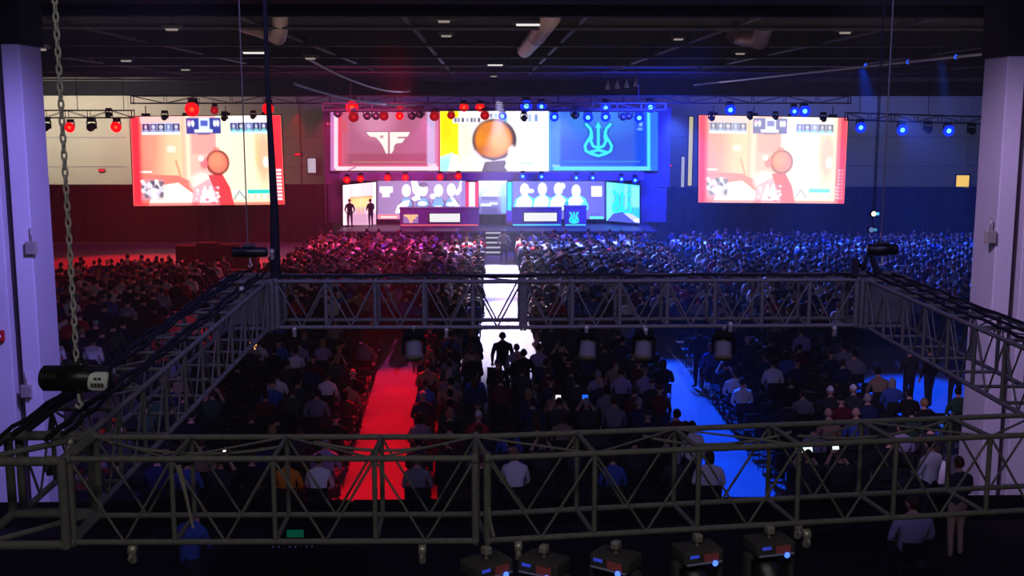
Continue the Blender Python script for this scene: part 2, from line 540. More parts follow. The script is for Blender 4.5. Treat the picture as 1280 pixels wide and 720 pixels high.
# ------------------------------------------------------------------ video content painter
class Canvas:
    def __init__(self, w, h, bg):
        self.w, self.h = w, h
        self.a = np.zeros((h, w, 3), dtype=np.float64)
        self.a[:] = lin(bg)
        u = (np.arange(w) + 0.5) / w
        v = (np.arange(h) + 0.5) / h
        self.u, self.v = np.meshgrid(u, v)

    def put(self, mask, c, al=1.0):
        m = np.clip(mask, 0, 1)[..., None] * al
        self.a = self.a * (1 - m) + np.array(lin(c)) * m

    def rect(self, x0, y0, x1, y1, c, al=1.0, soft=0.0):
        sx = max(soft, 0.5 / self.w)
        sy = max(soft, 0.5 / self.h)
        m = np.clip((self.u - x0) / sx + .5, 0, 1) * np.clip((x1 - self.u) / sx + .5, 0, 1) * np.clip((self.v - y0) / sy + .5, 0, 1) * np.clip((y1 - self.v) / sy + .5, 0, 1)
        self.put(m, c, al)

    def grad(self, x0, y0, x1, y1, ca, cb, vert=False):
        inside = ((self.u >= x0) & (self.u <= x1) & (self.v >= y0) & (self.v <= y1)).astype(float)[..., None]
        t = ((self.v - y0) / max(y1 - y0, 1e-6) if vert else (self.u - x0) / max(x1 - x0, 1e-6))
        t = np.clip(t, 0, 1)[..., None]
        col = np.array(lin(ca)) * (1 - t) + np.array(lin(cb)) * t
        self.a = self.a * (1 - inside) + col * inside

    def blob(self, x, y, rx, ry, c, al=1.0, soft=0.3):
        d = np.sqrt(((self.u - x) / rx) ** 2 + ((self.v - y) / ry) ** 2)
        self.put(np.clip((1 - d) / soft + .5, 0, 1), c, al)

    def poly(self, pts, c, al=1.0):
        m = np.zeros_like(self.u)
        for ox in (-.3, 0, .3):
            for oy in (-.3, 0, .3):
                x = self.u + ox / self.w
                y = self.v + oy / self.h
                ins = np.zeros(self.u.shape, bool)
                j = len(pts) - 1
                for i in range(len(pts)):
                    xi, yi = pts[i]; xj, yj = pts[j]
                    if yi != yj:
                        ins ^= ((yi > y) != (yj > y)) & (x < (xj - xi) * (y - yi) / (yj - yi) + xi)
                    j = i
                m += ins / 9.0
        self.put(m, c, al)

    def line(self, pts, wd, c, al=1.0, asp=1.0):
        """polyline of width wd (in u); asp = height/width in metres"""
        m = np.zeros_like(self.u)
        for (x0, y0), (x1, y1) in zip(pts[:-1], pts[1:]):
            px, py = self.u - x0, (self.v - y0) * asp
            dx, dy = x1 - x0, (y1 - y0) * asp
            t = np.clip((px * dx + py * dy) / (dx * dx + dy * dy + 1e-12), 0, 1)
            d = np.sqrt((px - t * dx) ** 2 + (py - t * dy) ** 2)
            m = np.maximum(m, np.clip((wd / 2 - d) * self.w + .5, 0, 1))
        self.put(m, c, al)


def display(name, cv, corners, parent, material, curve=0.0):
    """grid mesh over four world corners (tl, tr, br, bl), one colour per vertex"""
    tl, tr, br, bl = [np.array(c) for c in corners]
    u = np.linspace(0, 1, cv.w); v = np.linspace(0, 1, cv.h)
    U, V = np.meshgrid(u, v)
    U, V = U[..., None], V[..., None]
    P = (tl * (1 - U) + tr * U) * (1 - V) + (bl * (1 - U) + br * U) * V
    P = P.reshape(-1, 3) - np.array(parent.location)
    w, h = cv.w, cv.h
    me = bpy.data.meshes.new(name)
    i = np.arange(w * h).reshape(h, w)
    faces = np.stack([i[:-1, :-1], i[1:, :-1], i[1:, 1:], i[:-1, 1:]], axis=-1).reshape(-1, 4)
    me.from_pydata(P.tolist(), [], faces.tolist())
    ca = me.color_attributes.new('Col', 'FLOAT_COLOR', 'POINT')
    col = np.ones((w * h, 4), dtype=np.float32)
    col[:, :3] = cv.a.reshape(-1, 3)
    ca.data.foreach_set('color', col.ravel())
    me.materials.append(material)
    o = bpy.data.objects.new(name, me)
    COL.objects.link(o)
    o.parent = parent
    return o

SCREEN = display_mat('led_display', 1.55)
SCREEN_T = display_mat('led_display_team', 1.15)
SCREEN2 = display_mat('led_display_bright', 1.7)


def game_canvas(wash):
    c = Canvas(232, 132, (238, 150, 122))
    r = np.random.default_rng(3)
    c.grad(0, 0, 0.33, 1, (240, 120, 105), (250, 205, 165))
    c.grad(0.33, 0, 0.56, 1, (245, 190, 170), (240, 170, 165))
    c.grad(0.56, 0, 1, 1, (255, 240, 205), (255, 232, 185))
    c.rect(0.36, 0.0, 0.385, 0.7, (255, 222, 190)); c.rect(0.33, 0, 0.345, .7, (240, 180, 145), .7)
    c.rect(0.40, 0.2, 0.55, 0.42, (238, 150, 145), .7)
    c.blob(0.2, 0.35, .13, .3, (248, 195, 150), .7, .8)
    c.line([(.29, .5), (.32, .68)], .012, (205, 130, 90), .8, .57)
    c.blob(0.87, 0.45, .05, .3, (235, 150, 120), .7, .8); c.blob(.83, .35, .015, .25, (240, 190, 130), .6)
    c.blob(0.885, 0.52, .02, .06, (255, 235, 230), .9, .6)
    c.blob(0.1, 0.3, .1, .5, (245, 110, 105), .6, .9)
    # lower left: red shade and pale slope
    c.poly([(0, .64), (.3, .66), (.52, .85), (.52, 1), (0, 1)], (238, 120, 110))
    c.poly([(.14, .78), (.3, .74), (.46, .95), (.46, 1), (.1, 1)], (255, 240, 225), .95)
    c.rect(.02, .605, .13, .625, (255, 245, 240), .9)
    c.rect(.235, .33, .29, .4, (255, 235, 225), .6, .02)
    # hand, gun
    c.blob(.455, .74, .075, .11, (255, 225, 215), 1, .5)
    c.poly([(.40, .8), (.5, .7), (.62, .8), (.60, 1), (.38, 1)], (248, 170, 180))
    c.poly([(.43, 1), (.46, .82), (.52, .78), (.56, 1)], (255, 235, 240))
    c.poly([(.5, .66), (.59, .64), (.64, .80), (.665, 1), (.575, 1), (.53, .8)], (222, 62, 72))
    c.poly([(.50, .66), (.54, .66), (.6, 1), (.575, 1)], (200, 70, 80), .8)
    for k in range(26):
        c.blob(.41 + .17 * r.random(), .78 + .2 * r.random(), .01, .016, ((255, 255, 255), (230, 110, 140), (250, 210, 220))[k % 3], .8, .6)
    # scope
    c.blob(.565, .52, .078, .142, (140, 40, 46), 1, .12)
    c.blob(.566, .52, .063, .114, (226, 122, 98), 1, .2)
    c.blob(.555, .49, .045, .08, (236, 150, 116), .7, .8)
    c.blob(.475, .53, .025, .06, (230, 110, 120), .9, .5); c.blob(.455, .475, .018, .03, (255, 240, 240), .9, .5)
    c.rect(.54, .35, .58, .385, (225, 110, 105), .8, .01)
    # red border
    c.rect(0, 0, .062, 1, (236, 44, 62), 1, .03); c.rect(.93, 0, 1, 1, (240, 44, 60), 1, .012)
    c.rect(0, .965, 1, 1, (238, 60, 66), .8, .02)
    # HUD: portraits and score
    c.rect(.065, 0.0, .335, .075, (255, 190, 190), .85, .01); c.rect(.63, 0, .9, .075, (255, 240, 240), .85, .01)
    for x0, x1 in ((.075, .325), (.655, .905)):
        c.rect(x0, .075, x1, .205, (196, 200, 232), 1)
        m = 5
        for k in range(m):
            a = x0 + (x1 - x0) * k / m
            d = (x1 - x0) / m
            base = ((34, 38, 86), (70, 78, 130), (24, 28, 66), (104, 118, 172), (44, 52, 104))[(k + (x0 > .5)) % 5]
            c.rect(a + .002, .082, a + d - .001, .178, base)
            c.blob(a + d / 2, .12, d * (.16 + .12 * ((k * 7) % 3) / 2), .024, (205, 205, 226), .85, .5)
            c.blob(a + d / 2, .165, d * .36, .016, (150, 172, 226) if x0 < .5 else (120, 205, 215), .9, .5)
        c.rect(x0, .178, x1, .2, (250, 250, 255) if x0 < .5 else (200, 240, 245))
    c.rect(.365, .025, .595, .2, (50, 60, 150)); c.rect(.45, .02, .52, .15, (205, 215, 250)); c.rect(.42, .15, .54, .185, (240, 243, 255))
    for x in (.385, .41, .555, .575):
        c.blob(x, .085, .010, .035, (235, 238, 255), .95, .5)
    c.rect(.462, .055, .508, .115, (80, 92, 190)); c.rect(.375, .055, .40, .075, (225, 150, 200), .9); c.rect(.44, .2, .52, .212, (80, 70, 110), .8)
    # minimap
    c.rect(.058, .70, .205, .93, (150, 150, 175), .55, .01)
    for k in range(70):
        x, y = .065 + .13 * r.random(), .71 + .21 * r.random()
        c.blob(x, y, .012, .018, ((250, 250, 255), (70, 70, 95), (205, 205, 225))[k % 3], .85, .6)
    # lower right: ability bar
    c.rect(.655, .83, .75, .93, (240, 240, 235), .8, .01)
    c.line([(.665, .93), (.70, .84), (.74, .93)], .014, (150, 165, 165), .9, .57)
    c.rect(.755, .825, .90, .87, (20, 205, 195))
    for k in range(7):
        c.rect(.755 + k * .021, .885, .77 + k * .021, .925, (255, 250, 245) if k % 2 else (235, 190, 175), .9)
    # vertical block of small white marks on the right border
    for k in range(9):
        c.rect(.95, .60 + k * .04, .985, .625 + k * .04, (255, 235, 240), .85, .004)
    for k in range(4):
        c.rect(.935, .80 + k * .04, .945, .82 + k * .04, (255, 220, 230), .8)
    if wash:
        c.a = c.a * (1 - wash) + np.array([1.0, .93, .86]) * wash
        c.rect(0, 0, .05, 1, (240, 60, 90), .75, .03); c.rect(.955, 0, 1, 1, (240, 50, 85), .75, .012)
    # faint cabinet-edge noise of the led wall
    c.a *= 1 + 0.04 * (r.random((c.h, c.w, 1)) - .5)
    return c


def hanging_screen(cor, cv, label, truss_z):
    """cor: tl tr br bl world points"""
    tl, tr, br, bl = [Vector(c) for c in cor]
    mid = (bl + br) / 2
    r = empty('hanging_video_screen', mid, label, 'video screen', 'large side video screens')
    nrm = (br - bl).cross(tl - bl).normalized()
    if nrm.y < 0:
        nrm = -nrm
    b = MB()
    g = 0.05
    ux = (br - bl).normalized() * g
    uz = (tl - bl).normalized() * g
    b.prism([tl - ux + uz + nrm * .02, tr + ux + uz + nrm * .02, br + ux - uz + nrm * .02, bl - ux - uz + nrm * .02], nrm * 0.16)
    b.build('housing', M['black'], r, True)
    display('display', cv, [tl, tr, br, bl], r, SCREEN)
    for t in (.1, .37, .63, .9):
        q = tl.lerp(tr, t) + nrm * .1
        b = MB(); b.rbox(q + Vector((0, 0, .1)), (.5, .2, .2), .03); b.build('flying_bracket', M['black'], r, True)
        b = MB(); b.tube(q + Vector((0, 0, .18)), (q.x, q.y, truss_z), .03, 5); b.build('flying_cable', M['cable'], r, True)
    return r

YS = 69.5
hanging_screen([at(163, 146, YS - .6), at(351, 144, YS), at(356, 255.5, YS), at(167, 257.5, YS - .6)], game_canvas(0.0), 'large video screen in red and orange hanging in front of the cream wall', 8.6)
hanging_screen([at(873.5, 144, YS), at(1060, 147.5, YS - .6), at(1055, 254.5, YS - .6), at(873, 253, YS)], game_canvas(0.22), 'large pale red video screen hanging beyond the blue side of the stage', 8.6)

# ------------------------------------------------------------------ stage
SZ = 1.25
SY0, SY1 = 66.2, 73.2
sx0, sx1 = at(420, 286, SY0).x, at(822, 286, SY0).x
r = empty('stage', ((sx0 + sx1) / 2, (SY0 + SY1) / 2, 0), 'raised dark stage platform at the far end of the hall', 'stage')
b = MB(); b.rbox(((sx0 + sx1) / 2, (SY0 + SY1) / 2, SZ - .06), (sx1 - sx0, SY1 - SY0, .12), .02); b.build('deck', M['stage'], r, True)
b = MB(); b.box(((sx0 + sx1) / 2, (SY0 + SY1) / 2 + .03, (SZ - .12) / 2), (sx1 - sx0 - .1, SY1 - SY0 - .1, SZ - .12))
b.build('skirt', M['drape'], r, True)

# steps with white nosings
xs0, xs1 = at(607, 300, SY0).x, at(626, 300, SY0).x
r = empty('stage_steps', ((xs0 + xs1) / 2, SY0 - .7, 0), 'short flight of dark steps with white edges up to the stage from centre aisle', 'steps')
ns = 5
for k in range(ns):
    h = SZ * (ns - k) / (ns + 0.0) - .02
    y0 = SY0 - .06 - .32 * (k + 1)
    b = MB(); b.rbox(((xs0 + xs1) / 2, y0 + .16, h / 2), (xs1 - xs0, .32, h), .01); b.build('step', M['black'], r, True)
    b = MB(); b.box(((xs0 + xs1) / 2, y0 - .004, h - .05), (xs1 - xs0 - .02, .02, .1)); b.build('nosing', emit('emissive_step_edge', (205, 200, 225), .75) if k == 0 else bpy.data.materials['emissive_step_edge'], r, True)  # white nosings brightened by emission in the material

# ---- upper video wall
YV = 71.2
FF_L = [(215, 158), (337, 158), (337, 278), (326, 278), (310, 240), (301, 226), (290, 210), (272, 190), (262, 186), (240, 184), (228, 176)]
FF_R = [(348, 158), (462, 158), (448, 184), (392, 186), (388, 194), (434, 194), (416, 219), (384, 222), (372, 236), (370, 258), (358, 278), (348, 278)]
def ff_pts(pts, x0, y0, x1, y1, crop=(410, 130, 4.5)):
    out = []
    for a, c_ in pts:
        X, Y = crop[0] + a / crop[2], crop[1] + c_ / crop[2]
        out.append(((X - x0) / (x1 - x0), (Y - y0) / (y1 - y0)))
    return out
def move(pts, x0, y0, x1, y1):
    """fit the outline's own box into x0..x1, y0..y1"""
    ax = [p[0] for p in FF_L + FF_R]; ay = [p[1] for p in FF_L + FF_R]
    return [(x0 + (p[0] - min(ax)) / (max(ax) - min(ax)) * (x1 - x0), y0 + (p[1] - min(ay)) / (max(ay) - min(ay)) * (y1 - y0)) for p in pts]

TR_OUT = [(236, 114), (258, 136), (266, 160), (258, 186), (240, 212), (228, 236), (234, 262), (262, 278), (305, 290)]
TR_IN = [(262, 150), (268, 180), (262, 210), (276, 236), (305, 246)]
def trident(c, cx, cy, sx, sy, asp, colour, wd, dark=None):
    """cx, cy: centre in u, v; sx, sy: half size"""
    def q(p):
        return (cx + (p[0] - 305) / 80 * sx, cy + (p[1] - 197) / 97 * sy)
    def mir(p):
        return (610 - p[0], p[1])
    strokes = [TR_OUT, [mir(p) for p in TR_OUT], TR_IN, [mir(p) for p in TR_IN], [(305, 120), (305, 246)], [(262, 268), (305, 258), (348, 268)]]
    if dark:
        for s in strokes:
            c.line([q(p) for p in s], wd * 2.3, dark, .45, asp)
    for s in strokes:
        c.line([q(p) for p in s], wd, colour, 1, asp)
    c.poly([q(p) for p in ((305, 98), (322, 128), (305, 142), (288, 128))], colour)

def team_canvas(side):
    W, H = 170, 88
    if side == 'red':
        c = Canvas(W, H, (214, 110, 146))
        x0, y0, x1, y1 = 413, 140, 550, 214
        c.grad(0, 0, 1, 1, (232, 110, 150), (200, 128, 170))
        N = lambda X, Y: ((X - x0) / (x1 - x0), (Y - y0) / (y1 - y0))
        def R(a, b_, d, e, col, al=1, soft=0.0):
            p, q = N(a, b_), N(d, e); c.rect(p[0], p[1], q[0], q[1], col, al, soft)
        R(413, 140, 420, 214, (200, 120, 190)); R(418, 140, 423, 211, (255, 222, 240)); R(423, 140, 428, 208, (240, 60, 90), .9, .01)
        R(428, 140, 436, 208, (200, 92, 120), .8, .03)
        R(436, 140, 534, 206, (178, 98, 132), .85, .03)
        p = N(470, 150); c.blob(p[0], p[1], .16, .3, (226, 150, 186), .7, .9)
        R(434, 192, 534, 206, (170, 74, 104), .75, .05)
        R(440, 202, 532, 203, (226, 150, 130), .9)
        R(534, 140, 544, 214, (208, 186, 232), .9, .01); R(544, 140, 548, 214, (230, 130, 178), .9, .02); R(548, 140, 550, 214, (220, 60, 110))
        R(420, 208, 548, 213, (255, 226, 240)); R(428, 206, 540, 208, (220, 80, 110), .9)
        R(535, 205, 546, 209, (255, 240, 250), .6); R(425, 150, 434, 165, (220, 90, 110), .8, .03)
        c.poly([N(*p_) for p_ in ((432, 214), (444, 208), (446, 209), (436, 214))], (200, 120, 150))
        L, Rr = ff_pts(FF_L, x0, y0, x1, y1), ff_pts(FF_R, x0, y0, x1, y1)
        grow = lambda pts: [(x + (x - .545) * .04, y + (y - .5) * .05) for x, y in pts]
        c.poly(grow(L), (140, 60, 90), .8); c.poly(grow(Rr), (140, 60, 90), .8)
        c.poly(L, (255, 248, 240)); c.poly(Rr, (255, 248, 240))
        p = N(410 + 305 / 4.5, 130 + 185 / 4.5); c.rect(p[0] - .02, p[1] - .022, p[0] + .012, p[1] + .022, (205, 130, 150), .9, .01)
    else:
        c = Canvas(W, H, (60, 110, 235))
        x0, y0, x1, y1 = 686, 140, 823, 214
        c.grad(0, 0, 1, 1, (70, 120, 240), (40, 110, 250))
        N = lambda X, Y: ((X - x0) / (x1 - x0), (Y - y0) / (y1 - y0))
        def R(a, b_, d, e, col, al=1, soft=0.0):
            p, q = N(a, b_), N(d, e); c.rect(p[0], p[1], q[0], q[1], col, al, soft)
        R(686, 140, 700, 214, (92, 150, 240), .9, .02); R(686, 140, 688, 214, (90, 190, 255))
        R(702, 140, 794, 206, (62, 92, 226), .85, .04); 
        p = N(745, 150); c.blob(p[0], p[1], .34, .3, (66, 138, 246), .8, .9)
        R(794, 140, 808, 208, (20, 70, 236), .8, .04)
        R(704, 201, 800, 203, (70, 140, 240), .8)
        R(692, 208, 814, 213, (110, 226, 255)); R(690, 206, 700, 208.5, (170, 235, 255), .7)
        R(809, 140, 813, 211, (90, 236, 255)); R(813, 140, 823, 214, (50, 120, 250), .8, .02)
        R(799, 152, 803, 158, (150, 210, 255), .7, .01); R(797, 160, 803, 163, (130, 200, 255), .7, .01)
        cx, cy = N(748, 174.2)
        trident(c, cx, cy, 17.4 / 137, 21.5 / 74, 74 / 137, (70, 240, 255), .026, (20, 60, 190))
    return c

def centre_canvas():
    c = Canvas(170, 92, (255, 252, 250))
    x0, y0, x1, y1 = 550, 139, 686, 214
    N = lambda X, Y: ((X - x0) / (x1 - x0), (Y - y0) / (y1 - y0))
    def R(a, b_, d, e, col, al=1, soft=0.0):
        p, q = N(a, b_), N(d, e); c.rect(p[0], p[1], q[0], q[1], col, al, soft)
    def Bl(X, Y, rx, ry, col, al=1, soft=.3):
        p = N(X, Y); c.blob(p[0], p[1], rx / (x1 - x0), ry / (y1 - y0), col, al, soft)
    R(550, 139, 574, 200, (255, 226, 20), 1, .015); R(552, 142, 566, 176, (255, 196, 0), .6, .05)
    c.poly([N(*p) for p in ((550, 214), (550, 196), (566, 190), (574, 200), (560, 214))], (190, 235, 220))
    Bl(556, 206, 7, 9, (140, 220, 215), .8, .8)
    R(574, 145, 590, 196, (255, 240, 205), 1, .03); R(581, 150, 583, 200, (235, 225, 190), .7, .01)
    c.poly([N(*p) for p in ((566, 192), (585, 196), (606, 210), (604, 214), (560, 214))], (255, 240, 215))
    R(574, 193, 576, 202, (210, 200, 150), .7)
    # hud row
    R(566, 147, 602, 154, (236, 236, 245)); R(634, 146, 674, 154, (236, 240, 250))
    for k, X in enumerate((568, 572, 577, 583, 588, 592, 597)):
        R(X, 147.5, X + 3.2, 153, ((70, 70, 100), (120, 110, 130), (50, 50, 70), (160, 150, 170))[k % 4], .9)
    for k, X in enumerate((606, 612, 618)):
        R(X, 142, X + 4, 147, ((200, 90, 130), (120, 120, 160), (90, 160, 210))[k], .9)
    for k, X in enumerate((630, 654, 660, 668)):
        R(X, 143, X + 4, 152, ((60, 190, 220), (60, 80, 160), (150, 170, 210), (90, 130, 190))[k], .9)
    # scope
    Bl(618, 175, 28, 27, (70, 54, 76), 1, .12)
    Bl(617, 174, 23, 22.2, (222, 128, 36), 1, .2)
    Bl(624, 176, 11, 13, (236, 158, 70), .8, .8); Bl(603, 188, 9, 7, (186, 104, 58), .7, .8); Bl(608, 160, 10, 7, (200, 116, 48), .7, .8)
    R(616.6, 152, 617.6, 182, (190, 160, 70), .6); R(600, 174, 636, 174.8, (200, 150, 80), .5)
    c.line([N(594, 189), N(603, 198), N(617, 202), N(632, 198), N(643, 186)], .02, (215, 205, 235), .9, .55)
    c.poly([N(*p) for p in ((606, 202), (632, 200), (634, 214), (602, 214))], (96, 80, 108))
    c.poly([N(*p) for p in ((616, 203), (626, 202), (626, 214), (614, 214))], (96, 84, 120), .8)
    Bl(640, 190, 5, 8, (255, 235, 230), .9, .6); Bl(634, 208, 3, 3, (240, 240, 255), 1)
    R(650, 202, 667, 205, (180, 240, 200), .9, .01)
    return c

def wall_panel(px0, py0, px1, py1, cv, name, label, y=YV, m=SCREEN, skew=None, group=None):
    cor = [at(px0, py0, y), at(px1, py0, y), at(px1, py1, y), at(px0, py1, y)] if skew is None else skew
    tl, tr, br, bl = [Vector(c) for c in cor]
    r = empty(name, (bl + br) / 2, label, 'video screen', group)
    nrm = (br - bl).cross(tl - bl).normalized()
    if nrm.y < 0:
        nrm = -nrm
    b = MB(); b.prism([p + nrm * .015 for p in (tl, tr, br, bl)], nrm * .14); b.build('housing', M['black'], r, True)
    display('display', cv, cor, r, m)
    if name == 'stage_screen':
        for t in (.12, .88):
            q = bl.lerp(br, t) + nrm * .1
            b = MB(); b.box((q.x, q.y, (q.z + SZ) / 2), (.12, .08, q.z - SZ + .02)); b.build('support_leg', M['black'], r, True)
    return r
wall_panel(413, 140, 549.6, 213.5, team_canvas('red'), 'hanging_video_screen', m=SCREEN_T, label='upper pink video panel with a white winged logo, red end of the stage', group='upper stage video panels')
wall_panel(550, 139, 685.8, 214, centre_canvas(), 'hanging_video_screen', 'upper centre video panel showing a round orange scope view on white', group='upper stage video panels')
wall_panel(686.2, 140, 822.5, 213.5, team_canvas('blue'), 'hanging_video_screen', m=SCREEN_T, label='upper blue video panel with a cyan trident logo', group='upper stage video panels')

# supporting set wall behind the panels, header ledge
x0, x1 = at(405, 200, YV + .4).x, at(838, 200, YV + .4).x
zt = at(600, 134, YV + .4).z
b = MB()
b.rbox(((x0 + x1) / 2, YV + .55, (SZ + zt) / 2), (x1 - x0, .3, zt - SZ), .02)
b.box((x0 + .25, YV + .38, (SZ + zt) / 2), (.1, .06, zt - SZ), 0)
b.box((x1 - .25, YV + .38, (SZ + zt) / 2), (.1, .06, zt - SZ), 0)
top(b, 'set_wall', [M['set']], 'tall dark purple set wall that carries the stage video panels', 'set wall')
zh0, zh1 = at(600, 226, 69.8).z, at(600, 215.5, 69.8).z
xh0, xh1 = at(424, 220, 69.8).x, at(806, 220, 69.8).x
b = MB(); b.rbox(((xh0 + xh1) / 2, 70.35, (zh0 + zh1) / 2), (xh1 - xh0, 1.1, zh1 - zh0), .03)
for k in range(12):
    b.box((xh0 + (xh1 - xh0) * (k + .5) / 12, 69.78, (zh0 + zh1) / 2), (.04, .06, zh1 - zh0), 0)
top(b, 'set_header', [M['set']], 'dark purple header beam between the upper and lower stage panels', 'header beam')

# ---- lower set: canvases in photo pixels
def px_canvas(x0, y0, x1, y1, bg, sc=1.6):
    c = Canvas(max(8, int((x1 - x0) * sc)), max(8, int((y1 - y0) * sc)), bg)
    c.N = lambda X, Y: ((X - x0) / (x1 - x0), (Y - y0) / (y1 - y0))
    def R(a, b_, d, e, col, al=1, soft=0.0):
        p, q = c.N(a, b_), c.N(d, e); c.rect(p[0], p[1], q[0], q[1], col, al, soft)
    def Bl(X, Y, rx, ry, col, al=1, soft=.3):
        p = c.N(X, Y); c.blob(p[0], p[1], rx / (x1 - x0), ry / (y1 - y0), col, al, soft)
    def Pg(pts, col, al=1):
        c.poly([c.N(*p) for p in pts], col, al)
    c.R, c.B, c.P = R, Bl, Pg
    return c
YL = 70.6
# left angled panel
c = px_canvas(428, 226, 471, 281, (248, 196, 208), 2)
c.grad(0, 0, 1, .45, (255, 222, 228), (244, 190, 205)); c.R(436, 228, 441, 262, (225, 190, 195), .6, .05); c.R(452, 228, 456, 240, (228, 195, 200), .7, .05)
c.R(437, 243, 466, 246, (255, 150, 110), 1, .02)
L, Rr = move(FF_L, *c.N(434, 246), *c.N(466, 268)), move(FF_R, *c.N(434, 246), *c.N(466, 268))
c.poly(L, (255, 176, 96)); c.poly(Rr, (255, 186, 110)); c.B(450, 252, 12, 8, (255, 206, 150), .6, .8)
c.R(428, 266, 471, 281, (196, 140, 176), .85, .06); c.R(440, 258, 458, 280, (176, 130, 160), .6, .1); c.R(428, 262, 432, 281, (255, 250, 255), .8, .02); c.R(467, 226, 471, 262, (255, 235, 245), .9)
wall_panel(0, 0, 0, 0, c, 'stage_screen', 'angled pink lower panel with an orange wing logo behind two standing people', m=SCREEN2,
           skew=[at(428.5, 231.5, 69.0), at(470, 227.5, YL), at(470, 281, YL), at(429, 281.5, 69.0)], group='lower stage video panels')
# left player wall
c = px_canvas(471, 225.5, 582, 274, (152, 122, 172), 1.8)
c.grad(0, 0, 1, 1, (142, 112, 160), (160, 140, 196)); c.R(471, 226, 473, 274, (90, 60, 110), .8)
c.P([(475, 233), (491, 233), (491, 240), (487, 241), (487, 246), (478, 246), (478, 241), (475, 240)], (250, 252, 255))
c.R(473, 268, 498, 273, (255, 120, 130), 1, .03); c.R(476, 270, 496, 272, (255, 210, 205))
W3 = (250, 250, 255); T3 = (120, 168, 226); D3 = (96, 84, 132)
def player_l(X, Yh, arm):
    c.P([(X - 10, 262), (X - 8, 252), (X - 3, 246), (X + 3, 246), (X + 9, 252), (X + 11, 266), (X - 10, 266)], D3, .8)
    c.P([(X - 8, 256), (X - 4, 247), (X + 4, 247), (X + 7, 255), (X + 2, 260), (X - 6, 260)], T3, .85)
    c.B(X, Yh, 5.4, 7.6, W3, 1, .25)
player_l(508, 238, 0)
c.P([(494, 266), (497, 257), (505, 251), (512, 250), (510, 257), (500, 266)], W3)
player_l(529, 237, 0); c.P([(514, 226), (521, 226), (527, 240), (524, 247), (516, 240)], W3); c.B(529, 231, 5.5, 3, (90, 70, 120), .9, .5); c.P([(514, 248), (521, 243), (526, 249), (518, 251)], W3, .9)
player_l(548, 238, 0); c.B(541, 245, 3.5, 3.2, W3, 1); c.B(548, 260, 6.5, 3.2, W3, 1); c.B(528, 254, 5.5, 2.6, W3, 1)
player_l(564, 237, 0); c.P([(568, 242), (573, 234), (575, 225.5), (577.5, 225.5), (577, 238), (572, 244)], W3); c.P([(562, 244), (568, 248), (576, 260), (574, 263), (568, 258)], W3); c.B(563, 255, 5, 2.4, W3, .9)
c.R(576, 226, 582, 274, (140, 118, 196), .8, .04)
wall_panel(471, 226, 582, 274, c, 'stage_screen', 'wide lower panel showing four cheering players in white, behind the red desk', m=SCREEN2, y=YL, group='lower stage video panels')
# right player wall
c = px_canvas(640, 225.5, 757, 274, (110, 112, 206), 1.8)
c.grad(0, 0, 1, 1, (118, 118, 206), (96, 96, 200))
def player_r(X, Yh):
    c.P([(X - 15, 262), (X - 11, 248), (X - 3, 243), (X + 4, 243), (X + 12, 248), (X + 15, 262)], (90, 232, 244), .9)
    c.P([(X - 12, 262), (X - 9, 249), (X - 3, 244), (X + 4, 244), (X + 9, 250), (X + 9, 262)], (232, 250, 252))
    c.B(X, Yh, 5.4, 7.8, (240, 248, 255), 1, .25)
for X, Y in ((656, 236.5), (678, 235.5), (698, 235.5), (720, 238)):
    player_r(X, Y)
c.B(664, 238, 3.6, 2.6, (226, 244, 255), .95); c.B(703, 232, 3.5, 4, (235, 248, 255), .9); c.B(730, 257, 5, 6, (90, 230, 245), .9, .5); c.B(727, 264, 4, 2.6, (235, 250, 255), 1); c.B(712, 262, 4, 3, (235, 250, 255), 1); c.B(708, 254, 3, 3, (40, 150, 200), .9)
c.R(738, 231.5, 752.5, 245.5, (80, 70, 170), .8); c.R(739, 232, 752, 245, (250, 252, 255), 1, .008); c.R(737, 270, 754, 273.5, (90, 210, 255)); c.R(738, 266, 752, 269, (90, 86, 190), .7); c.R(755, 226, 757, 274, (40, 40, 150), .8)
wall_panel(640, 226.5, 757, 274, c, 'stage_screen', 'wide lower panel showing four players in white and cyan, behind the blue desk', m=SCREEN2, y=YL, group='lower stage video panels')
# right angled panel
c = px_canvas(757, 226, 801, 281, (20, 190, 236), 2)
c.grad(0, 0, 1, 1, (110, 226, 246), (40, 170, 240)); c.R(758, 228, 765, 276, (120, 236, 250), .9, .03)
cx, cy = c.N(778, 254)
trident(c, cx, cy, 12 / 44, 17 / 55, 55 / 44, (30, 255, 255), .06, (0, 120, 200))
c.R(781, 228, 785, 262, (150, 220, 250), .5, .06); c.R(790, 228, 801, 258, (140, 222, 250), .7, .08); c.P([(766, 270), (778, 266), (801, 276), (801, 281), (758, 281)], (70, 80, 190)); c.P([(780, 268), (790, 268), (801, 274), (801, 280), (794, 279)], (190, 190, 246), .9); c.B(797, 277, 3, 2.4, (245, 245, 255), 1)
wall_panel(0, 0, 0, 0, c, 'stage_screen', 'angled cyan lower panel with a trident logo at the blue end', m=SCREEN2,
           skew=[at(758, 227.5, YL), at(799.5, 231.5, 69.0), at(799.5, 279.5, 69.0), at(758, 276, YL)], group='lower stage video panels')
